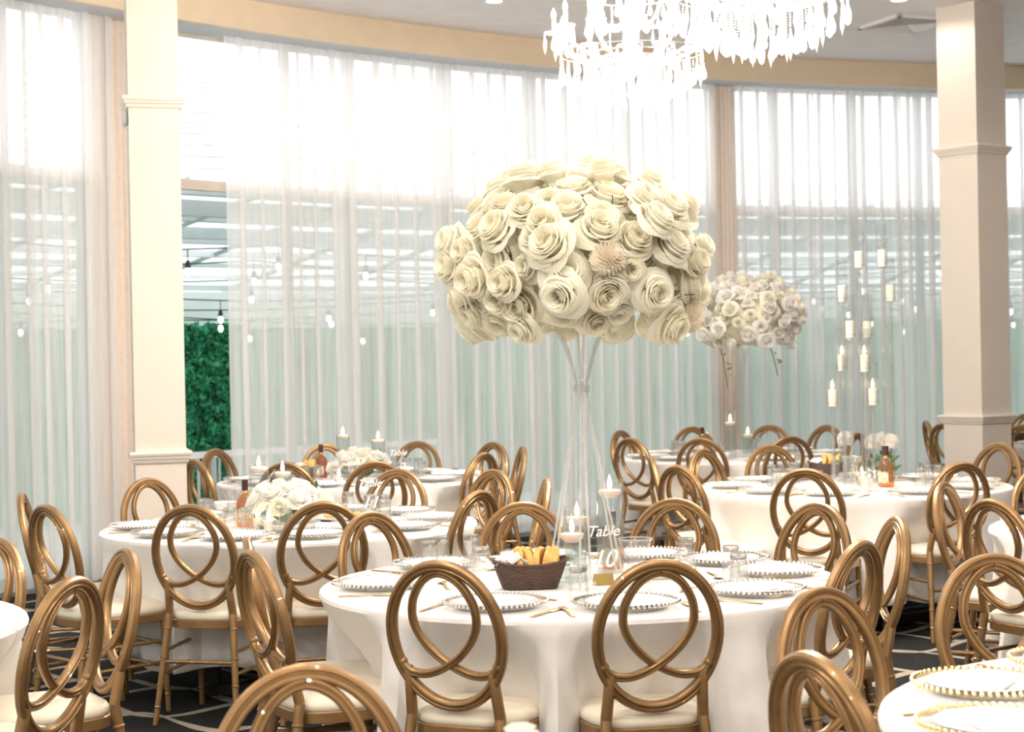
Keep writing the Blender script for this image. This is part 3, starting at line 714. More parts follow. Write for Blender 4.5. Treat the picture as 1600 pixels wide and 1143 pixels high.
def setting(k, ang, style='s', r=.695, glasses=1, jit=.02):
    tx, ty = T[k]; a = ang + random.uniform(-jit, jit); u = Vector((math.cos(a), math.sin(a), 0)); t = Vector((-u.y, u.x, 0)); c = Vector((tx, ty, ZP)); rzz = a + PI / 2
    p = c + u * r; D = DESC[k]; bw = {'s': 'silver', 'g': 'gold', 'p': 'pale'}[style]
    rt = thing('charger_plate', 'clear glass charger with %s beaded rim on ' % bw + D, 'plate', p, a, 'chargers on ' + D)
    obj('glass_plate', me_charger, rt); obj('bead_rim', me_bead[style], rt)
    obj('dinner_plate', me_plate, None, p + Vector((0, 0, .0065)), (0, 0, a), 'white dinner plate on a beaded charger at ' + D, 'plate', 'dinner plates on ' + D)
    obj('napkin', me_napkin, None, p + Vector((0, 0, .0135)), (0, 0, rzz + random.uniform(-.12, .12)), 'folded white napkin on a dinner plate at ' + D, 'napkin', 'napkins on ' + D)
    def put(me, nm, off, rad, cat, tw=0):
        q = c + u * (rad - 0) + t * off; obj(nm, me, None, q, (0, 0, rzz + tw), 'gold %s beside a charger on ' % nm + D, cat, '%ss on ' % nm + D)
    put(me_fork, 'fork', -.195, .735, 'fork', random.uniform(-.1, .1)); put(me_knife, 'knife', .195, .735, 'knife', random.uniform(-.1, .1))
    put(me_spoon, 'spoon', .02, .475, 'spoon', PI / 2 + random.uniform(-.15, .15))
    for g in range(glasses):
        q = c + u * (.46 - .075 * g) + t * (.155 + .03 * g)
        tumbler(q.x, q.y, 'clear tumbler standing upside down on ' + D, 'tumblers on ' + D)
for k in (1, 2, 3, 4, 5):
    cs = sorted(math.atan2(f.y, f.x) + PI for _, _, f in CHPOS[k])
    seats = []
    for a in cs:
        if not seats or min(abs((a - b + PI) % (2 * PI) - PI) for b in seats) > .5: seats.append(a)
    ss = sorted(seats); full = []
    for i, a in enumerate(ss):
        g = (ss[(i + 1) % len(ss)] - a) % (2 * PI); full.append(a); nn = int(round(g / .66))
        if g > 1.1: full += [a + g * j / nn for j in range(1, nn)]
    for i, a in enumerate(full): setting(k, a, {3: 'p'}.get(k, 's'), glasses=2 if (i % 2 == 0 and k != 1) else (0 if k == 1 else 1))
for a in (2.62, 2.02, 1.45, 3.25): setting(6, a, 'g', r=.70, glasses=0, jit=0)
for a in (2.75, 3.4): setting(7, a, 's', jit=0)
for a in (3.6, 4.2, 2.9): setting(9, a, 's', jit=0)
for x, y in [(737, 884), (753, 907), (672, 896), (690, 887), (1073, 890), (1143, 905), (1155, 919), (905, 942)]:
    p = at(x, y, ZP); tumbler(p.x, p.y, 'clear tumbler standing upside down on ' + DESC[1], 'tumblers on ' + DESC[1])

# ------------------------------------------------------------------ candles and vases
me_flame = MB().lathe([(0, 0), (.006, .005), (.0092, .015), (.0075, .028), (.0038, .042), (0, .055)], 10, cap=False).mesh('flame', M['flame'])
me_wick = MB().tube([(0, 0, -.004), (0, 0, .008)], .0012, 5).mesh('wick', M['wick'])
me_float = MB().lathe([(0, -.018), (.022, -.018), (.036, -.008), (.041, .004), (.040, .011), (.034, .013), (.016, .010), (0, .009)], 24, cap=False).mesh('wax', M['wax'])
me_votive = MB().lathe([(0, 0), (.022, 0), (.0225, .045), (.020, .047), (0, .044)], 18, cap=False).mesh('wax', M['wax'])
def candle(me, p, zt, lab, grp=None, lit=True, name='floating_candle'):
    rt = thing(name, lab, 'candle', p, 0, grp); obj('wax', me, rt); obj('wick', me_wick, rt, (0, 0, zt))
    if lit: obj('flame', me_flame, rt, (0, 0, zt + .006))
    return rt
def cyl_vase(p, h, r, level, D, grp):
    rt = thing('cylinder_vase', 'clear glass cylinder vase with floating candle on ' + D, 'vase', p, 0, grp)
    obj('glass_wall', MB().lathe([(0, .001), (r, .001), (r, h), (r - .003, h), (r - .003, .012), (0, .012)], 28, cap=False).mesh('glass_wall', M['vaseglass']), rt)
    obj('water', MB().lathe([(0, .014), (r - .004, .014), (r - .004, level), (0, level)], 24, cap=False).mesh('water', M['water']), rt)
    candle(me_float, p + Vector((0, 0, level + .004)), .009, 'lit ivory floating candle in a cylinder vase on ' + D, 'floating candles on ' + D)
def cyl_px(k, x, ytop, ylev, ybase, r=.05):
    p = at(x, ybase, ZP); zt = at_y(x, ytop, p.y).z; zl = at_y(x, ylev, p.y).z
    cyl_vase(p, zt - ZP, r, zl - ZP, DESC[k], 'cylinder vases on ' + DESC[k])
cyl_px(1, 895, 795, 840, 908); cyl_px(1, 903, 791, 814, 889, .048); cyl_px(1, 955, 750, 772, 893)
cyl_px(2, 406, 725, 734, 811); cyl_px(2, 443, 733, 742, 809)
cyl_px(4, 537, 679, 683, 745, .047); cyl_px(4, 592, 688, 690, 745, .047)
cyl_px(5, 1142, 640, 662, 716, .045); cyl_px(5, 1169, 668, 681, 709, .045)

# bottles
def bottle(p, D, liquid, h=.235, lab='amber'):
    rt = thing('liquor_bottle', '%s liquor bottle with dark foil cap on ' % lab + D, 'bottle', p, random.uniform(-.3, .3))
    s = h / .235
    prof = [(0, 0), (.040, 0), (.044, .005), (.0455, .02), (.0445, .09), (.0455, .115), (.041, .135), (.028, .15), (.0165, .158), (.0145, .168), (.0145, .19), (0, .19)]
    obj('glass_body', MB().lathe([(r * s, z * s) for r, z in prof], 24, cap=False).mesh('glass_body', liquid), rt)
    obj('foil_cap', MB().lathe([(.0155 * s, .182 * s), (.0165 * s, .19 * s), (.0165 * s, .234 * s), (.015 * s, .235 * s), (0, .235 * s)], 18, cap=False).mesh('foil_cap', M['cap']), rt)
    obj('neck_band', MB().lathe([(.0155 * s, .165 * s), (.0165 * s, .167 * s), (.0165 * s, .176 * s), (.0155 * s, .178 * s)], 18, cap=False).mesh('neck_band', M['brass']), rt)
    mb = MB(); rows = []
    for i in range(9):
        a = -PI * .95 + PI * .55 * i / 8; rows.append([Vector((.0462 * s * math.cos(a), .0462 * s * math.sin(a), z * s)) for z in (.025 + .004 * math.sin(i * 2), .06, .088 + .005 * math.sin(i * 2.4))])
    obj('paper_label', mb.grid(rows).mesh('paper_label', M['label']), rt)
def bottle_px(k, x, yb, liq, h=.235, lab='amber'): bottle(at(x, yb, ZP), DESC[k], liq, h, lab)
bottle_px(1, 958, 893 - 6, M['amber2'], .21); bottle_px(2, 384, 822, M['amber2'], .225); bottle_px(3, 1385, 760, M['amber2'], .235)
bottle_px(4, 502, 746, M['red2'], .225, 'red-brown'); bottle_px(5, 1098, 711, M['amber2'], .22)

# hourglass carafes
def carafe(k, x, yb, h=.17):
    p = at(x, yb, ZP)
    rt = thing('hourglass_carafe', 'empty clear hourglass carafe on ' + DESC[k], 'carafe', p)
    obj('glass_wall', MB().lathe([(.052, .001), (.053, .004), (.036, .06), (.030, .085), (.034, .11), (.058, h), (.0555, h), (.032, .11), (.028, .085), (.033, .06), (.049, .006)], 28, cap=False).mesh('glass_wall', M['glass']), rt)
    obj('rim', MB().tube([(.057 * math.cos(a), .057 * math.sin(a), h) for a in [2 * PI * i / 28 for i in range(28)]], .0022, 6, True).mesh('rim', M['acrylic']), rt)
    obj('base_ring', MB().tube([(.052 * math.cos(a), .052 * math.sin(a), .003) for a in [2 * PI * i / 28 for i in range(28)]], .0028, 6, True).mesh('base_ring', M['glass']), rt)
carafe(1, 994, 921); carafe(2, 365, 815); carafe(3, 1331, 758)
for k, x, y in ((1, 1030, 903), (2, 352, 800), (5, 1126, 719)):
    p = at(x, y, ZP); obj('bowl', me_bowl, None, p, None, 'small white porcelain bowl on ' + DESC[k], 'bowl', 'bowls on ' + DESC[k])
for k, x, y in ((2, 420, 829), (2, 403, 826), (3, 1358, 760), (3, 1347, 757), (4, 530, 757)):
    candle(me_votive, at(x, y, ZP), .045, 'lit white votive candle on ' + DESC[k], 'votives on ' + DESC[k], True, 'votive_candle')

# table signs: clear acrylic on a brass block
def sign(k, x, yb, num, rzz, wd=.13, hgt=.20):
    p = at(x, yb, ZP); rt = thing('table_sign', 'clear acrylic number sign in a brass block on ' + DESC[k], 'sign', p, rzz)
    obj('acrylic_sheet', MB().box((0, 0, .02 + hgt / 2), (wd, .004, hgt)).mesh('acrylic_sheet', M['acrylic2'], False), rt)
    mb = MB().add([(-.032, -.026, 0), (.032, -.026, 0), (.032, .026, 0), (-.032, .026, 0), (-.032, -.008, .036), (.032, -.008, .036), (.032, .008, .036), (-.032, .008, .036)],
                  [(0, 3, 2, 1), (4, 5, 6, 7), (0, 1, 5, 4), (1, 2, 6, 5), (2, 3, 7, 6), (3, 0, 4, 7)])
    obj('brass_block', mb.mesh('brass_block', M['brass'], False), rt)
    for nm, body, size, z in (('word', 'Table', .052, .02 + hgt * .80), ('number', num, .085, .02 + hgt * .32)):
        cu = bpy.data.curves.new(nm, 'FONT'); cu.body = body; cu.size = size; cu.shear = .35; cu.align_x = 'CENTER'; cu.extrude = .0006; cu.offset = .0004
        cu.materials.append(M['lettering']); to = bpy.data.objects.new(nm, cu); me = bpy.data.meshes.new_from_object(to); bpy.data.objects.remove(to)
        o = obj(nm, me, rt)
        o.location = (0, -.0036, z - size * .3); o.rotation_euler = (PI / 2, 0, 0)
sign(1, 943, 912, '10', math.radians(14)); sign(2, 578, 812, '11', math.radians(8)); sign(4, 622, 750, '12', math.radians(5))

# ------------------------------------------------------------------ flowers
def rose_mesh(name, m, npet=26, open_=1.0, seed=1, R=.065):
    rnd = random.Random(seed); mb = MB()
    for i in range(npet):
        t = i / (npet - 1); a = i * 2.399 + rnd.uniform(-.2, .2); o = t ** 1.4 * open_
        r0 = R * (.09 + .62 * t ** .85); hgt = R * (.74 + .42 * math.sin(PI * min(1, t * 1.15 + .05)) - .02 * t); wd = (1.35 - .45 * t) + rnd.uniform(-.08, .08); rows = []
        wv = rnd.uniform(0, 6.28)
        for iv in range(7):
            v_ = iv / 6; row = []
            for iu in range(7):
                u = -1 + 2 * iu / 6; aa = a + u * wd * (.55 + .62 * math.sin(v_ * 2.2))
                vv = v_ * (1 - .16 * u * u + .03 * math.sin(3 * u + wv))
                rr = r0 * (.30 + .70 * math.sin(min(vv * 1.25, 1) * PI / 2)) + R * o * .40 * max(0, vv - .35) ** 1.6 * 1.6
                rr += R * .02 * math.sin(4 * u + wv) * v_
                zz = hgt * math.sin(vv * PI / 2 * (1 + .22 * o)) - R * .30 * t - R * o * .30 * max(0, vv - .6) ** 1.5 * 2
                row.append(Vector((rr * math.cos(aa), rr * math.sin(aa), zz)))
            rows.append(row)
        mb.grid(rows)
    mb.ball((0, 0, -R * .12), R * .5, 8, 5, 1, 1, .6)
    return mb.mesh(name, m)
def pom_mesh(name, m, n=230, R=.05, seed=5):
    rnd = random.Random(seed); mb = MB(); mb.ball((0, 0, 0), R * .72, 12, 8)
    for i in range(n):
        z = 1 - 1.75 * (i + .5) / n; rr = math.sqrt(max(0, 1 - z * z)); a = i * 2.399; d = Vector((rr * math.cos(a), rr * math.sin(a), z))
        e = d.cross(Vector((.3, .2, 1))).normalized(); g = d.cross(e); b = rnd.uniform(.95, 1.08) * R; w_ = R * .17
        tip = d * b + g * w_ * .4
        mb.add([d * R * .6 - e * w_, d * R * .6 + e * w_, d * b * .93 + e * w_ * .8 , tip, d * b * .93 - e * w_ * .8], [(0, 1, 2, 3, 4)])
    return mb.mesh(name, m)
ROSES = [rose_mesh('rose', M['rose'], 26, 1.0, 1), rose_mesh('rose', M['rose2'], 28, 1.15, 2), rose_mesh('rose', M['rose'], 20, .75, 3), rose_mesh('rose', M['rose2'], 24, .95, 4)]
WROSES = [rose_mesh('rose', M['rose3'], 18, 1.0, 6), rose_mesh('rose', M['rose3'], 14, 1.2, 7), rose_mesh('rose', M['rose2'], 18, .85, 8)]
POM = pom_mesh('chrysanthemum', M['pompom'])
WPOM = pom_mesh('chrysanthemum', M['rose3'], 200, .05, 6)
me_leaf = MB().grid([[Vector((-.008 * math.sin(PI * t), 0, .05 * t + .0)), Vector((0, .003 * math.sin(PI * t), .05 * t)), Vector((.008 * math.sin(PI * t), 0, .05 * t))] for t in [i / 6 for i in range(7)]]).mesh('leaf', M['leaf'])
me_twig = MB().tube([(0, 0, 0), (.003, 0, .03), (0, .002, .05)], .0018, 5).mesh('twig', M['stem'])
def flower_ball(lab, c, ax, az, n, pool, rs, seed, pom=5, base_down=.62):
    rnd = random.Random(seed); rt = thing('flower_arrangement', lab, 'flowers', c)
    obj('floral_core', MB().ball((0, 0, 0), 1, 20, 12, ax * .66, ax * .66, az * .62).mesh('floral_core', M['foam']), rt)
    for i in range(n):
        z = 1 - (1 + base_down) * (i + .5) / n; rr = math.sqrt(max(0, 1 - z * z)); a = i * 2.399 + rnd.uniform(-.15, .15)
        d = Vector((rr * math.cos(a), rr * math.sin(a), z)); j = rnd.uniform(.85, 1.17)
        p = Vector((d.x * ax * j, d.y * ax * j, d.z * az * j)) * .86
        nrm = Vector((d.x / ax, d.y / ax, d.z / az)).normalized() + Vector((rnd.uniform(-.35, .35), rnd.uniform(-.35, .35), rnd.uniform(-.25, .45)))
        if i % max(1, n // max(pom, 1)) == 3 and pom: o = obj('chrysanthemum', POM, rt, p, rot_to(nrm), scale=rnd.uniform(.85, 1.1) * rs)
        else: o = obj('rose', rnd.choice(pool), rt, p, rot_to(nrm), scale=rnd.uniform(.78, 1.22) * rs)
    for i in range(26):
        z = rnd.uniform(-.5, .7); rr = math.sqrt(1 - z * z); a = rnd.uniform(0, 6.28); d = Vector((rr * math.cos(a), rr * math.sin(a), z))
        obj('twig', me_twig, rt, Vector((d.x * ax, d.y * ax, d.z * az)) * .93, rot_to(d + Vector((rnd.uniform(-1, 1), rnd.uniform(-1, 1), rnd.uniform(-1, 1)))))
    return rt
# acrylic rod tower of the first table
tx, ty = T[1]; base = at(924, 914, ZP)
zc1 = at_y(906, 418, base.y)
zbot = at_y(906, 528, base.y).z; zw = at_y(906, 607, base.y).z
rt = thing('flower_stand', 'tall clear acrylic rod stand carrying the big ball of cream roses', 'stand', (base.x - .02, base.y, ZP))
def hyper(z):                                   # rod radius against height
    t0 = (z - ZP) / (zw - ZP)
    return .018 + .125 * max(0, 1 - t0) ** 1.1 if z < zw else .018 + .055 * ((z - zw) / (zbot - zw)) ** 1.3
for i in range(6):
    pts = []
    for j in range(25):
        z = ZP + (zbot + .03 - ZP) * j / 24; r = hyper(z); a = i * PI / 3 + .35 + (0 if z < zw else 0)
        pts.append((r * math.cos(a), r * math.sin(a), z - ZP + .004))
    obj('acrylic_rod', MB().tube(pts, .0048, 8).mesh('acrylic_rod', M['acrylic']), rt)
obj('waist_collar', MB().lathe([(.012, -.012), (.027, -.012), (.028, 0), (.027, .012), (.012, .012)], 20, cap=False).mesh('collar', M['acrylic']), rt, (0, 0, zw - ZP))
obj('base_ring', MB().lathe([(.11, 0), (.155, 0), (.155, .006), (.11, .006), (.11, 0)], 36, cap=False).mesh('base_ring', M['acrylic2']), rt)
obj('top_plate', MB().lathe([(0, -.004), (.10, -.004), (.10, .004), (0, .004)], 28, cap=False).mesh('top_plate', M['acrylic2']), rt, (0, 0, zbot + .03 - ZP))
flower_ball('large mushroom-shaped ball of cream roses on the acrylic rod stand', zc1 + Vector((0, 0, -.005)), .43, .325, 135, ROSES, 1.22, 21, pom=9, base_down=.66)
# trumpet vase of the fifth table
b5 = at(1160, 713, ZP); c5 = at_y(1170, 497, b5.y); h5 = at_y(1160, 545, b5.y).z - ZP
rt = thing('trumpet_vase', 'tall clear glass trumpet vase carrying white roses', 'vase', b5)
obj('glass_wall', MB().lathe([(0, .001), (.085, .001), (.08, .008), (.018, .03), (.016, .10), (.02, .25), (.034, h5 * .75), (.062, h5), (.058, h5), (.030, h5 * .75), (.014, .25), (0, .1)], 24, cap=False).mesh('glass_wall', M['vaseglass']), rt)
fb = flower_ball('loose ball of white roses on the glass trumpet vase', c5, .42, .33, 125, WROSES, 1.0, 31, pom=0, base_down=.66)
for sx, ln in ((-.25, .22), (.13, .14)):
    obj('trailing_stem', MB().tube([(sx, -.2, -.22), (sx + .02, -.22, -.30), (sx + .05, -.22, -.30 - ln)], .004, 5).mesh('trailing_stem', M['stem']), fb)
    for j in range(4): obj('leaf', me_leaf, fb, (sx + .03 + .008 * j, -.22, -.28 - ln * j / 4), (1.2 + j, j, j * 1.7))
# low centrepieces
def low_flowers(k, x, y, w_, h_, n, seed, lab):
    rnd = random.Random(seed); p = at(x, y, ZP); rt = thing('low_centrepiece', lab + DESC[k], 'flowers', p)
    obj('dish', MB().lathe([(0, 0), (w_ * .35, 0), (w_ * .45, .03), (w_ * .43, .03), (0, .008)], 24, cap=False).mesh('dish', M['porcelain']), rt)
    obj('floral_core', MB().ball((0, 0, h_ * .40), 1, 14, 8, w_ * .26, w_ * .22, h_ * .28).mesh('floral_core', M['leaf']), rt)
    for i in range(n):
        z = 1 - 1.0 * (i + .5) / n; rr = math.sqrt(1 - z * z); a = i * 2.399; d = Vector((rr * math.cos(a), rr * math.sin(a) * .8, z))
        obj('rose', rnd.choice(WROSES), rt, (d.x * w_ * .46, d.y * w_ * .46, h_ * .36 + d.z * h_ * .45), rot_to(d + Vector((0, 0, .3))), scale=rnd.uniform(.8, 1.15))
    for i in range(9):
        a = rnd.uniform(0, 6.28); obj('leaf', me_leaf, rt, (math.cos(a) * w_ * .42, math.sin(a) * w_ * .36, h_ * rnd.uniform(.2, .8)), (rnd.uniform(-1, 1), rnd.uniform(-1, 1), a), scale=1.3)
low_flowers(2, 452, 825, .33, .22, 20, 4, 'low mound of white roses on '); low_flowers(4, 565, 751, .34, .20, 18, 5, 'low mound of white flowers on ')
# bud vases with round white blooms on the candelabra table
for x, y in ((1322, 748), (1364, 752), (1379, 745), (1392, 752)):
    p = at(x, y, ZP); h = .135 + random.uniform(0, .03)
    rt = thing('bud_vase', 'small clear bud vase of water on the candelabra table', 'vase', p, 0, 'bud vases on the candelabra table')
    obj('glass_wall', MB().lathe([(0, .001), (.022, .001), (.026, h), (.024, h), (.020, .006), (0, .006)], 16, cap=False).mesh('glass_wall', M['vaseglass']), rt)
    fr = thing('white_bloom', 'round white bloom with green leaves in a bud vase', 'flower', p + Vector((0, 0, .01)), 0, 'white blooms in bud vases')
    obj('stem', MB().tube([(0, 0, 0), (.004, 0, h), (0, 0, h + .05)], .0035, 6).mesh('stem', M['stem']), fr)
    obj('bloom', WPOM, fr, (0, 0, h + .075), scale=1.05)
    for j in range(7): obj('leaf', me_leaf, fr, (.006 * math.cos(j), .006 * math.sin(j), .05 + .012 * j), (1.0 * math.sin(j * 2.4), 1.0 * math.cos(j * 2.4), j), scale=1.5)

# ------------------------------------------------------------------ candelabra of clear tubes
p3 = at(1352, 752, ZP)
rt = thing('candelabra', 'tall clear acrylic candelabra of clustered tubes with glass chimneys', 'candelabra', p3)
obj('base_plate', MB().lathe([(0, 0), (.17, 0), (.17, .008), (0, .008)], 36, cap=False).mesh('base_plate', M['acrylic2']), rt)
me_pillar = MB().lathe([(0, 0), (.0255, 0), (.026, .095), (.022, .099), (0, .095)], 18, cap=False).mesh('wax', M['wax'])
me_cup = MB().lathe([(0, 0), (.012, 0), (.014, .012), (.028, .018), (.034, .030), (.036, .044), (.032, .046), (.028, .034), (.012, .024), (0, .022)], 20, cap=False).mesh('cup', M['glass'])
me_chim = MB().lathe([(.0345, 0), (.0345, .24), (.0325, .24), (.0325, 0)], 20, cap=False).mesh('chimney', M['vaseglass'])
# pixel x of the tube, pixel y of the candle foot
ST = [(1342, 418, 0), (1378, 416, -.03), (1316, 471, .02), (1391, 470, .03), (1328, 527, -.06), (1355, 527, .08), (1316, 579, .06), (1351, 580, -.09), (1301, 634, -.05), (1364, 632, -.12)]
for x, yb, dy in ST:
    q = at_y(x, yb, p3.y + dy); zc = q.z - .03
    obj('tube', MB().lathe([(.011, 0), (.011, zc - ZP), (.0095, zc - ZP), (.0095, 0)], 12, cap=False).mesh('tube', M['tubeglass']), rt, (q.x - p3.x, q.y - p3.y, .008))
    obj('cup', me_cup, rt, (q.x - p3.x, q.y - p3.y, zc - ZP + .006)); obj('chimney', me_chim, rt, (q.x - p3.x, q.y - p3.y, zc - ZP + .046))
    candle(me_pillar, Vector((q.x, q.y, zc + .030)), .096, 'ivory pillar candle in a chimney of the clear candelabra', 'pillar candles on the candelabra', yb > 540, 'pillar_candle')

# ------------------------------------------------------------------ bread baskets
def basket(k, x, yb, L, wd, h, rzz, lab, seed, nb=7):
    rnd = random.Random(seed); p = at(x, yb, ZP); rt = thing('bread_basket', 'dark brown wicker bread basket on ' + DESC[k], 'basket', p, rzz)
    mb = MB(); n = 56
    def rim(a): return 1 + .0 * a
    for j in range(15):                         # horizontal weave strands
        t = j / 14; pts = []
        for i in range(n):
            a = 2 * PI * i / n; c, s = math.cos(a), math.sin(a); e = .6
            fx = math.copysign(abs(c) ** e, c); fy = math.copysign(abs(s) ** e, s); g = .72 + .28 * t
            up = h * t * (1 + .22 * fx * fx)
            wv = 1 + (.012 if (i + j) % 2 else -.012)
            pts.append((fx * L / 2 * g * wv, fy * wd / 2 * g * wv, .005 + up))
        mb.tube(pts, h / 26 if j < 14 else h / 17, 5, True)
    obj('weave', mb.mesh('weave', M['wicker']), rt)
    fl_ = MB(); ring = [(math.copysign(abs(math.cos(a)) ** .6, math.cos(a)) * L / 2 * .72, math.copysign(abs(math.sin(a)) ** .6, math.sin(a)) * wd / 2 * .72, .006) for a in [2 * PI * i / n for i in range(n)]]
    fl_.add(ring, [tuple(range(n))]); rows = []
    for j in range(6):
        t = j / 5; g = .71 + .27 * t; rows.append([(math.copysign(abs(math.cos(a)) ** .6, math.cos(a)) * L / 2 * g, math.copysign(abs(math.sin(a)) ** .6, math.sin(a)) * wd / 2 * g, .005 + h * t * (1 + .22 * abs(math.cos(a)) ** 1.2)) for a in [2 * PI * i / n for i in range(n + 1)]])
    fl_.grid(rows); obj('lining', fl_.mesh('lining', M['wicker']), rt)
    Rz = Matrix.Rotation(rzz, 3, 'Z')
    for i in range(nb):
        t = (i + .5) / nb; mb = MB(); rw = []
        ln, ht, th = wd * .34, .080, .010
        for j in range(13):
            a = PI * j / 12; y = -math.cos(a) * ln; z = math.sin(a) ** .7 * ht + rnd.uniform(-.003, .003); cv = .008 * math.sin(a * 2 + i)
            rw.append([Vector((cv - th, y, z)), Vector((cv, y * 1.03, z * 1.05 + .002)), Vector((cv + th, y, z)), Vector((cv + th, y * .9, -.01)), Vector((cv - th, y * .9, -.01)), Vector((cv - th, y, z))])
        mb.grid(rw); me = mb.mesh('bread_slice', M['bread'])
        q = p + Rz @ Vector((-L * .18 + L * .56 * t, rnd.uniform(-.008, .008), h * .62 + .008))
        obj('bread_slice', me, None, q, (rnd.uniform(-.12, .12), rnd.uniform(-.1, .3), rzz + rnd.uniform(-.25, .25)), 'toasted bread slice in the basket on ' + DESC[k], 'bread', 'bread in the basket on ' + DESC[k])
    # cloth tucked into one end
    mb = MB(); rw = []
    for i in range(9):
        a = i / 8; rw.append([Vector((-L * .46 + L * .42 * a + .01 * math.sin(j * 2.2), -wd * .36 + wd * .72 * j / 8, h * .95 + h * .55 * math.sin(PI * (a * .8 + .1)) * (.7 + .3 * math.sin(j * 1.9 + i * 1.3)) + .012 * math.sin(j * 3 + i))) for j in range(9)])
    mb.grid(rw); me = mb.mesh('cloth', M['napkin']); o = obj('bread_cloth', me, None, p, (0, 0, rzz), 'crumpled white cloth in the bread basket on ' + DESC[k], 'cloth')
    sd = o.modifiers.new('thick', 'SOLIDIFY'); sd.thickness = .003
basket(1, 828, 918, .255, .15, .078, math.radians(6), '', 9)
basket(3, 1292, 742, .24, .15, .07, math.radians(-8), '', 10, 4)
basket(4, 478, 750, .16, .13, .075, math.radians(0), '', 12, 4)
basket(9, 1592, 690, .2, .13, .07, 0, '', 13, 4)
# plate of food on the second table
p = at(532, 812, ZP); rt = thing('food_platter', 'oval white platter of toasted morsels on the table before the narrow pillar', 'platter', p)
obj('dish', MB().lathe([(0, 0), (.08, 0), (.13, .014), (.128, .018), (.08, .006), (0, .006)], 32, cap=False).mesh('dish', M['porcelain']), rt, scale=(1.2, .8, 1))
for i in range(9):
    a = i * 2.4; r = .022 * math.sqrt(i); obj('morsel', MB().ball((0, 0, 0), .02, 8, 5, 1.2, .9, .7).mesh('morsel', M['bread']), rt, (r * 1.4 * math.cos(a), r * math.sin(a), .02 + .004 * (i % 3)), (0, 0, a))
# tall rose tip that just rises into the frame from the table before
p = Vector((T[10][0] + .16, T[10][1] + .3, 0)); q = at_y(813, 1143, p.y)
rt = thing('bud_vase', 'slim clear bud vase on the table before the rose tower table', 'vase', (q.x, q.y, ZP))
hh = q.z - ZP - .11
obj('glass_wall', MB().lathe([(0, .001), (.03, .001), (.02, hh), (.018, hh), (.026, .006), (0, .006)], 16, cap=False).mesh('glass_wall', M['vaseglass']), rt)
fr = thing('white_bloom', 'single pale rose standing in a slim bud vase', 'flower', (q.x, q.y, ZP + .01))
obj('stem', MB().tube([(0, 0, 0), (0, 0, hh + .06)], .003, 6).mesh('stem', M['stem']), fr); obj('bloom', WROSES[2], fr, (0, 0, hh + .065), scale=.7)

# ------------------------------------------------------------------ chandeliers
me_drop = MB().lathe([(0, 0), (.004, -.002), (.004, -.008), (.003, -.010), (.009, -.030), (.0125, -.045), (.010, -.058), (0, -.066)], 8, cap=False).mesh('crystal_drop', M['crystal'], False)
me_slim = MB().lathe([(0, 0), (.0035, -.004), (.0025, -.010), (.006, -.035), (.0075, -.055), (0, -.085)], 6, cap=False).mesh('crystal_drop', M['crystal'], False)
me_oct = MB().lathe([(0, .009), (.009, 0), (0, -.009)], 8, cap=False).mesh('crystal_bead', M['crystal'], False)
def chain_mesh(n, r=.0055, pitch=.012):
    mb = MB()
    for i in range(n): mb.lathe([(0, .005 - i * pitch), (r, -i * pitch), (0, -.005 - i * pitch)], 6, cap=False)
    return mb.mesh('bead_chain', M['crystal'], False)
CHM = {n: chain_mesh(n) for n in (4, 6, 8, 10, 13)}
me_bob = MB().lathe([(.008, .0), (.03, .004), (.050, .014), (.052, .018), (.030, .010), (.008, .008)], 16, cap=False).mesh('drip_pan', M['crystal'])
me_sleeve = MB().lathe([(.011, .0), (.011, .085), (.0, .085)], 12, cap=False).mesh('candle_sleeve', M['wax'])
me_cbulb = MB().lathe([(0, 0), (.008, .004), (.014, .020), (.011, .036), (.004, .052), (0, .058)], 10, cap=False).mesh('candle_bulb', M['bulb'])
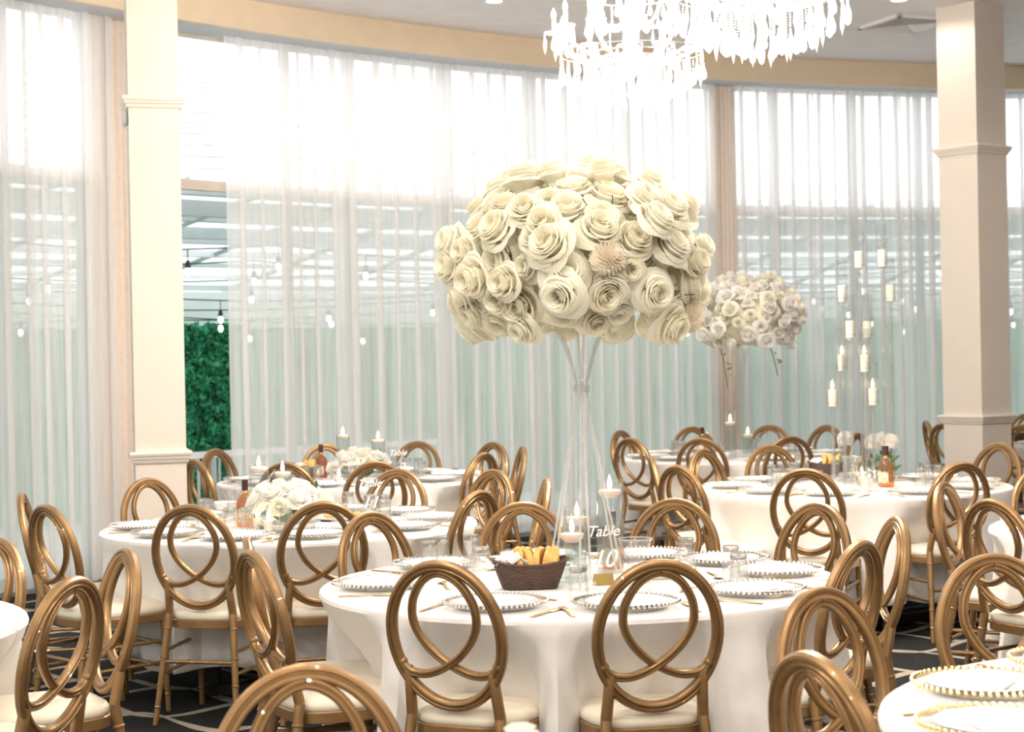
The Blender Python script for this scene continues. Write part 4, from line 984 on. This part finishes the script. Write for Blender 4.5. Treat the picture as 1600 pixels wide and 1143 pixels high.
def chandelier(x, ybot, Y, lab):
    b = at_y(x, ybot, Y); rt = thing('crystal_chandelier', lab, 'chandelier', b); rnd = random.Random(77)
    obj('column', MB().lathe([(0, .0), (.012, .01), (.02, .05), (.012, .09), (.03, .16), (.055, .20), (.03, .25), (.018, .30), (.04, .36), (.06, .42), (.03, .48), (.018, .56), (.04, .66), (.02, .74), (.012, .80), (.0, .80)], 16, cap=False).mesh('column', M['crystal']), rt)
    obj('finial', MB().lathe([(0, -.03), (.018, -.015), (.024, 0), (.016, .016), (0, .02)], 10, cap=False).mesh('finial', M['crystal'], False), rt, (0, 0, .02))
    obj('chain_rod', MB().tube([(0, 0, .8), (0, 0, ZC - b.z - .03)], .008, 6).mesh('rod', M['silver']), rt)
    obj('ceiling_rose', MB().lathe([(.0, -.05), (.04, -.045), (.07, -.01), (.07, 0)], 20, cap=False).mesh('rose', M['silver']), rt, (0, 0, ZC - b.z))
    for tier, (n, R, z0, zc) in enumerate(((12, .40, .24, .33), (6, .25, .42, .60))):
        for i in range(n):
            a = 2 * PI * i / n + .2 * tier; ca, sa = math.cos(a), math.sin(a)
            pts = [(ca * r * R, sa * r * R, z) for r, z in ((.08, z0), (.25, z0 - .045), (.5, z0 - .05), (.75, z0 - .01), (.93, zc - .06), (1.0, zc))]
            arm = obj('arm', MB().tube(catmull(pts, 4), .0085, 8).mesh('arm', M['crystal']), rt)
            P = Vector((ca * R, sa * R, zc)); obj('drip_pan', me_bob, arm, P); obj('candle_sleeve', me_sleeve, arm, P); obj('candle_bulb', me_cbulb, arm, P + Vector((0, 0, .086)))
            for j in range(4):
                aa = a + j * PI / 2; q = P + Vector((.048 * math.cos(aa), .048 * math.sin(aa), .012)); obj('crystal_drop', me_drop if j % 2 else me_slim, arm, q, scale=1.3)
            c = rnd.choice((4, 6)); q = Vector((ca * R * .62, sa * R * .62, z0 - .045)); obj('bead_chain', CHM[c], arm, q); obj('crystal_drop', me_slim, arm, q - Vector((0, 0, c * .012)))
    # hanging baskets of chains, longer towards the middle
    for R, n, z0, c in ((.37, 26, .225, 4), (.30, 24, .205, 6), (.235, 20, .185, 8), (.165, 16, .175, 10), (.10, 12, .17, 10), (.045, 6, .17, 13)):
        obj('hoop', MB().tube([(R * math.cos(2 * PI * i / 32), R * math.sin(2 * PI * i / 32), z0 + .004) for i in range(32)], .004, 6, True).mesh('hoop', M['silver']), rt)
        for i in range(n):
            a = 2 * PI * i / n + R * 9; q = Vector((R * math.cos(a), R * math.sin(a), z0)); obj('bead_chain', CHM[c], rt, q)
            obj('crystal_drop', me_drop if (i + n) % 3 else me_slim, rt, q - Vector((0, 0, c * .012)), (0, 0, a), scale=1.45 if R > .2 else 1.25)
    for R, n, z0, c in ((.22, 16, .52, 6), (.12, 10, .74, 8)):
        obj('hoop', MB().tube([(R * math.cos(2 * PI * i / 32), R * math.sin(2 * PI * i / 32), z0 + .004) for i in range(32)], .004, 6, True).mesh('hoop', M['silver']), rt)
        for i in range(n):
            a = 2 * PI * i / n; q = Vector((R * math.cos(a), R * math.sin(a), z0)); obj('bead_chain', CHM[c], rt, q); obj('crystal_drop', me_drop, rt, q - Vector((0, 0, c * .012)))
    for i in range(3):
        l = bpy.data.lights.new('chandelier_lamp', 'POINT'); l.energy = CHAND_W / 3; l.color = (1, .895, .78); l.shadow_soft_size = .10
        lo = bpy.data.objects.new('chandelier_lamp', l); COL.objects.link(lo); lo.parent = rt; lo.location = (.22 * math.cos(i * 2.1), .22 * math.sin(i * 2.1), .44)
    return rt
chandelier(988, 153, 9.0, 'lit crystal chandelier hanging above the space behind the rose tower')
chandelier(1190, 74, 7.5, 'lit crystal chandelier whose upper arms are cut off above the candelabra')
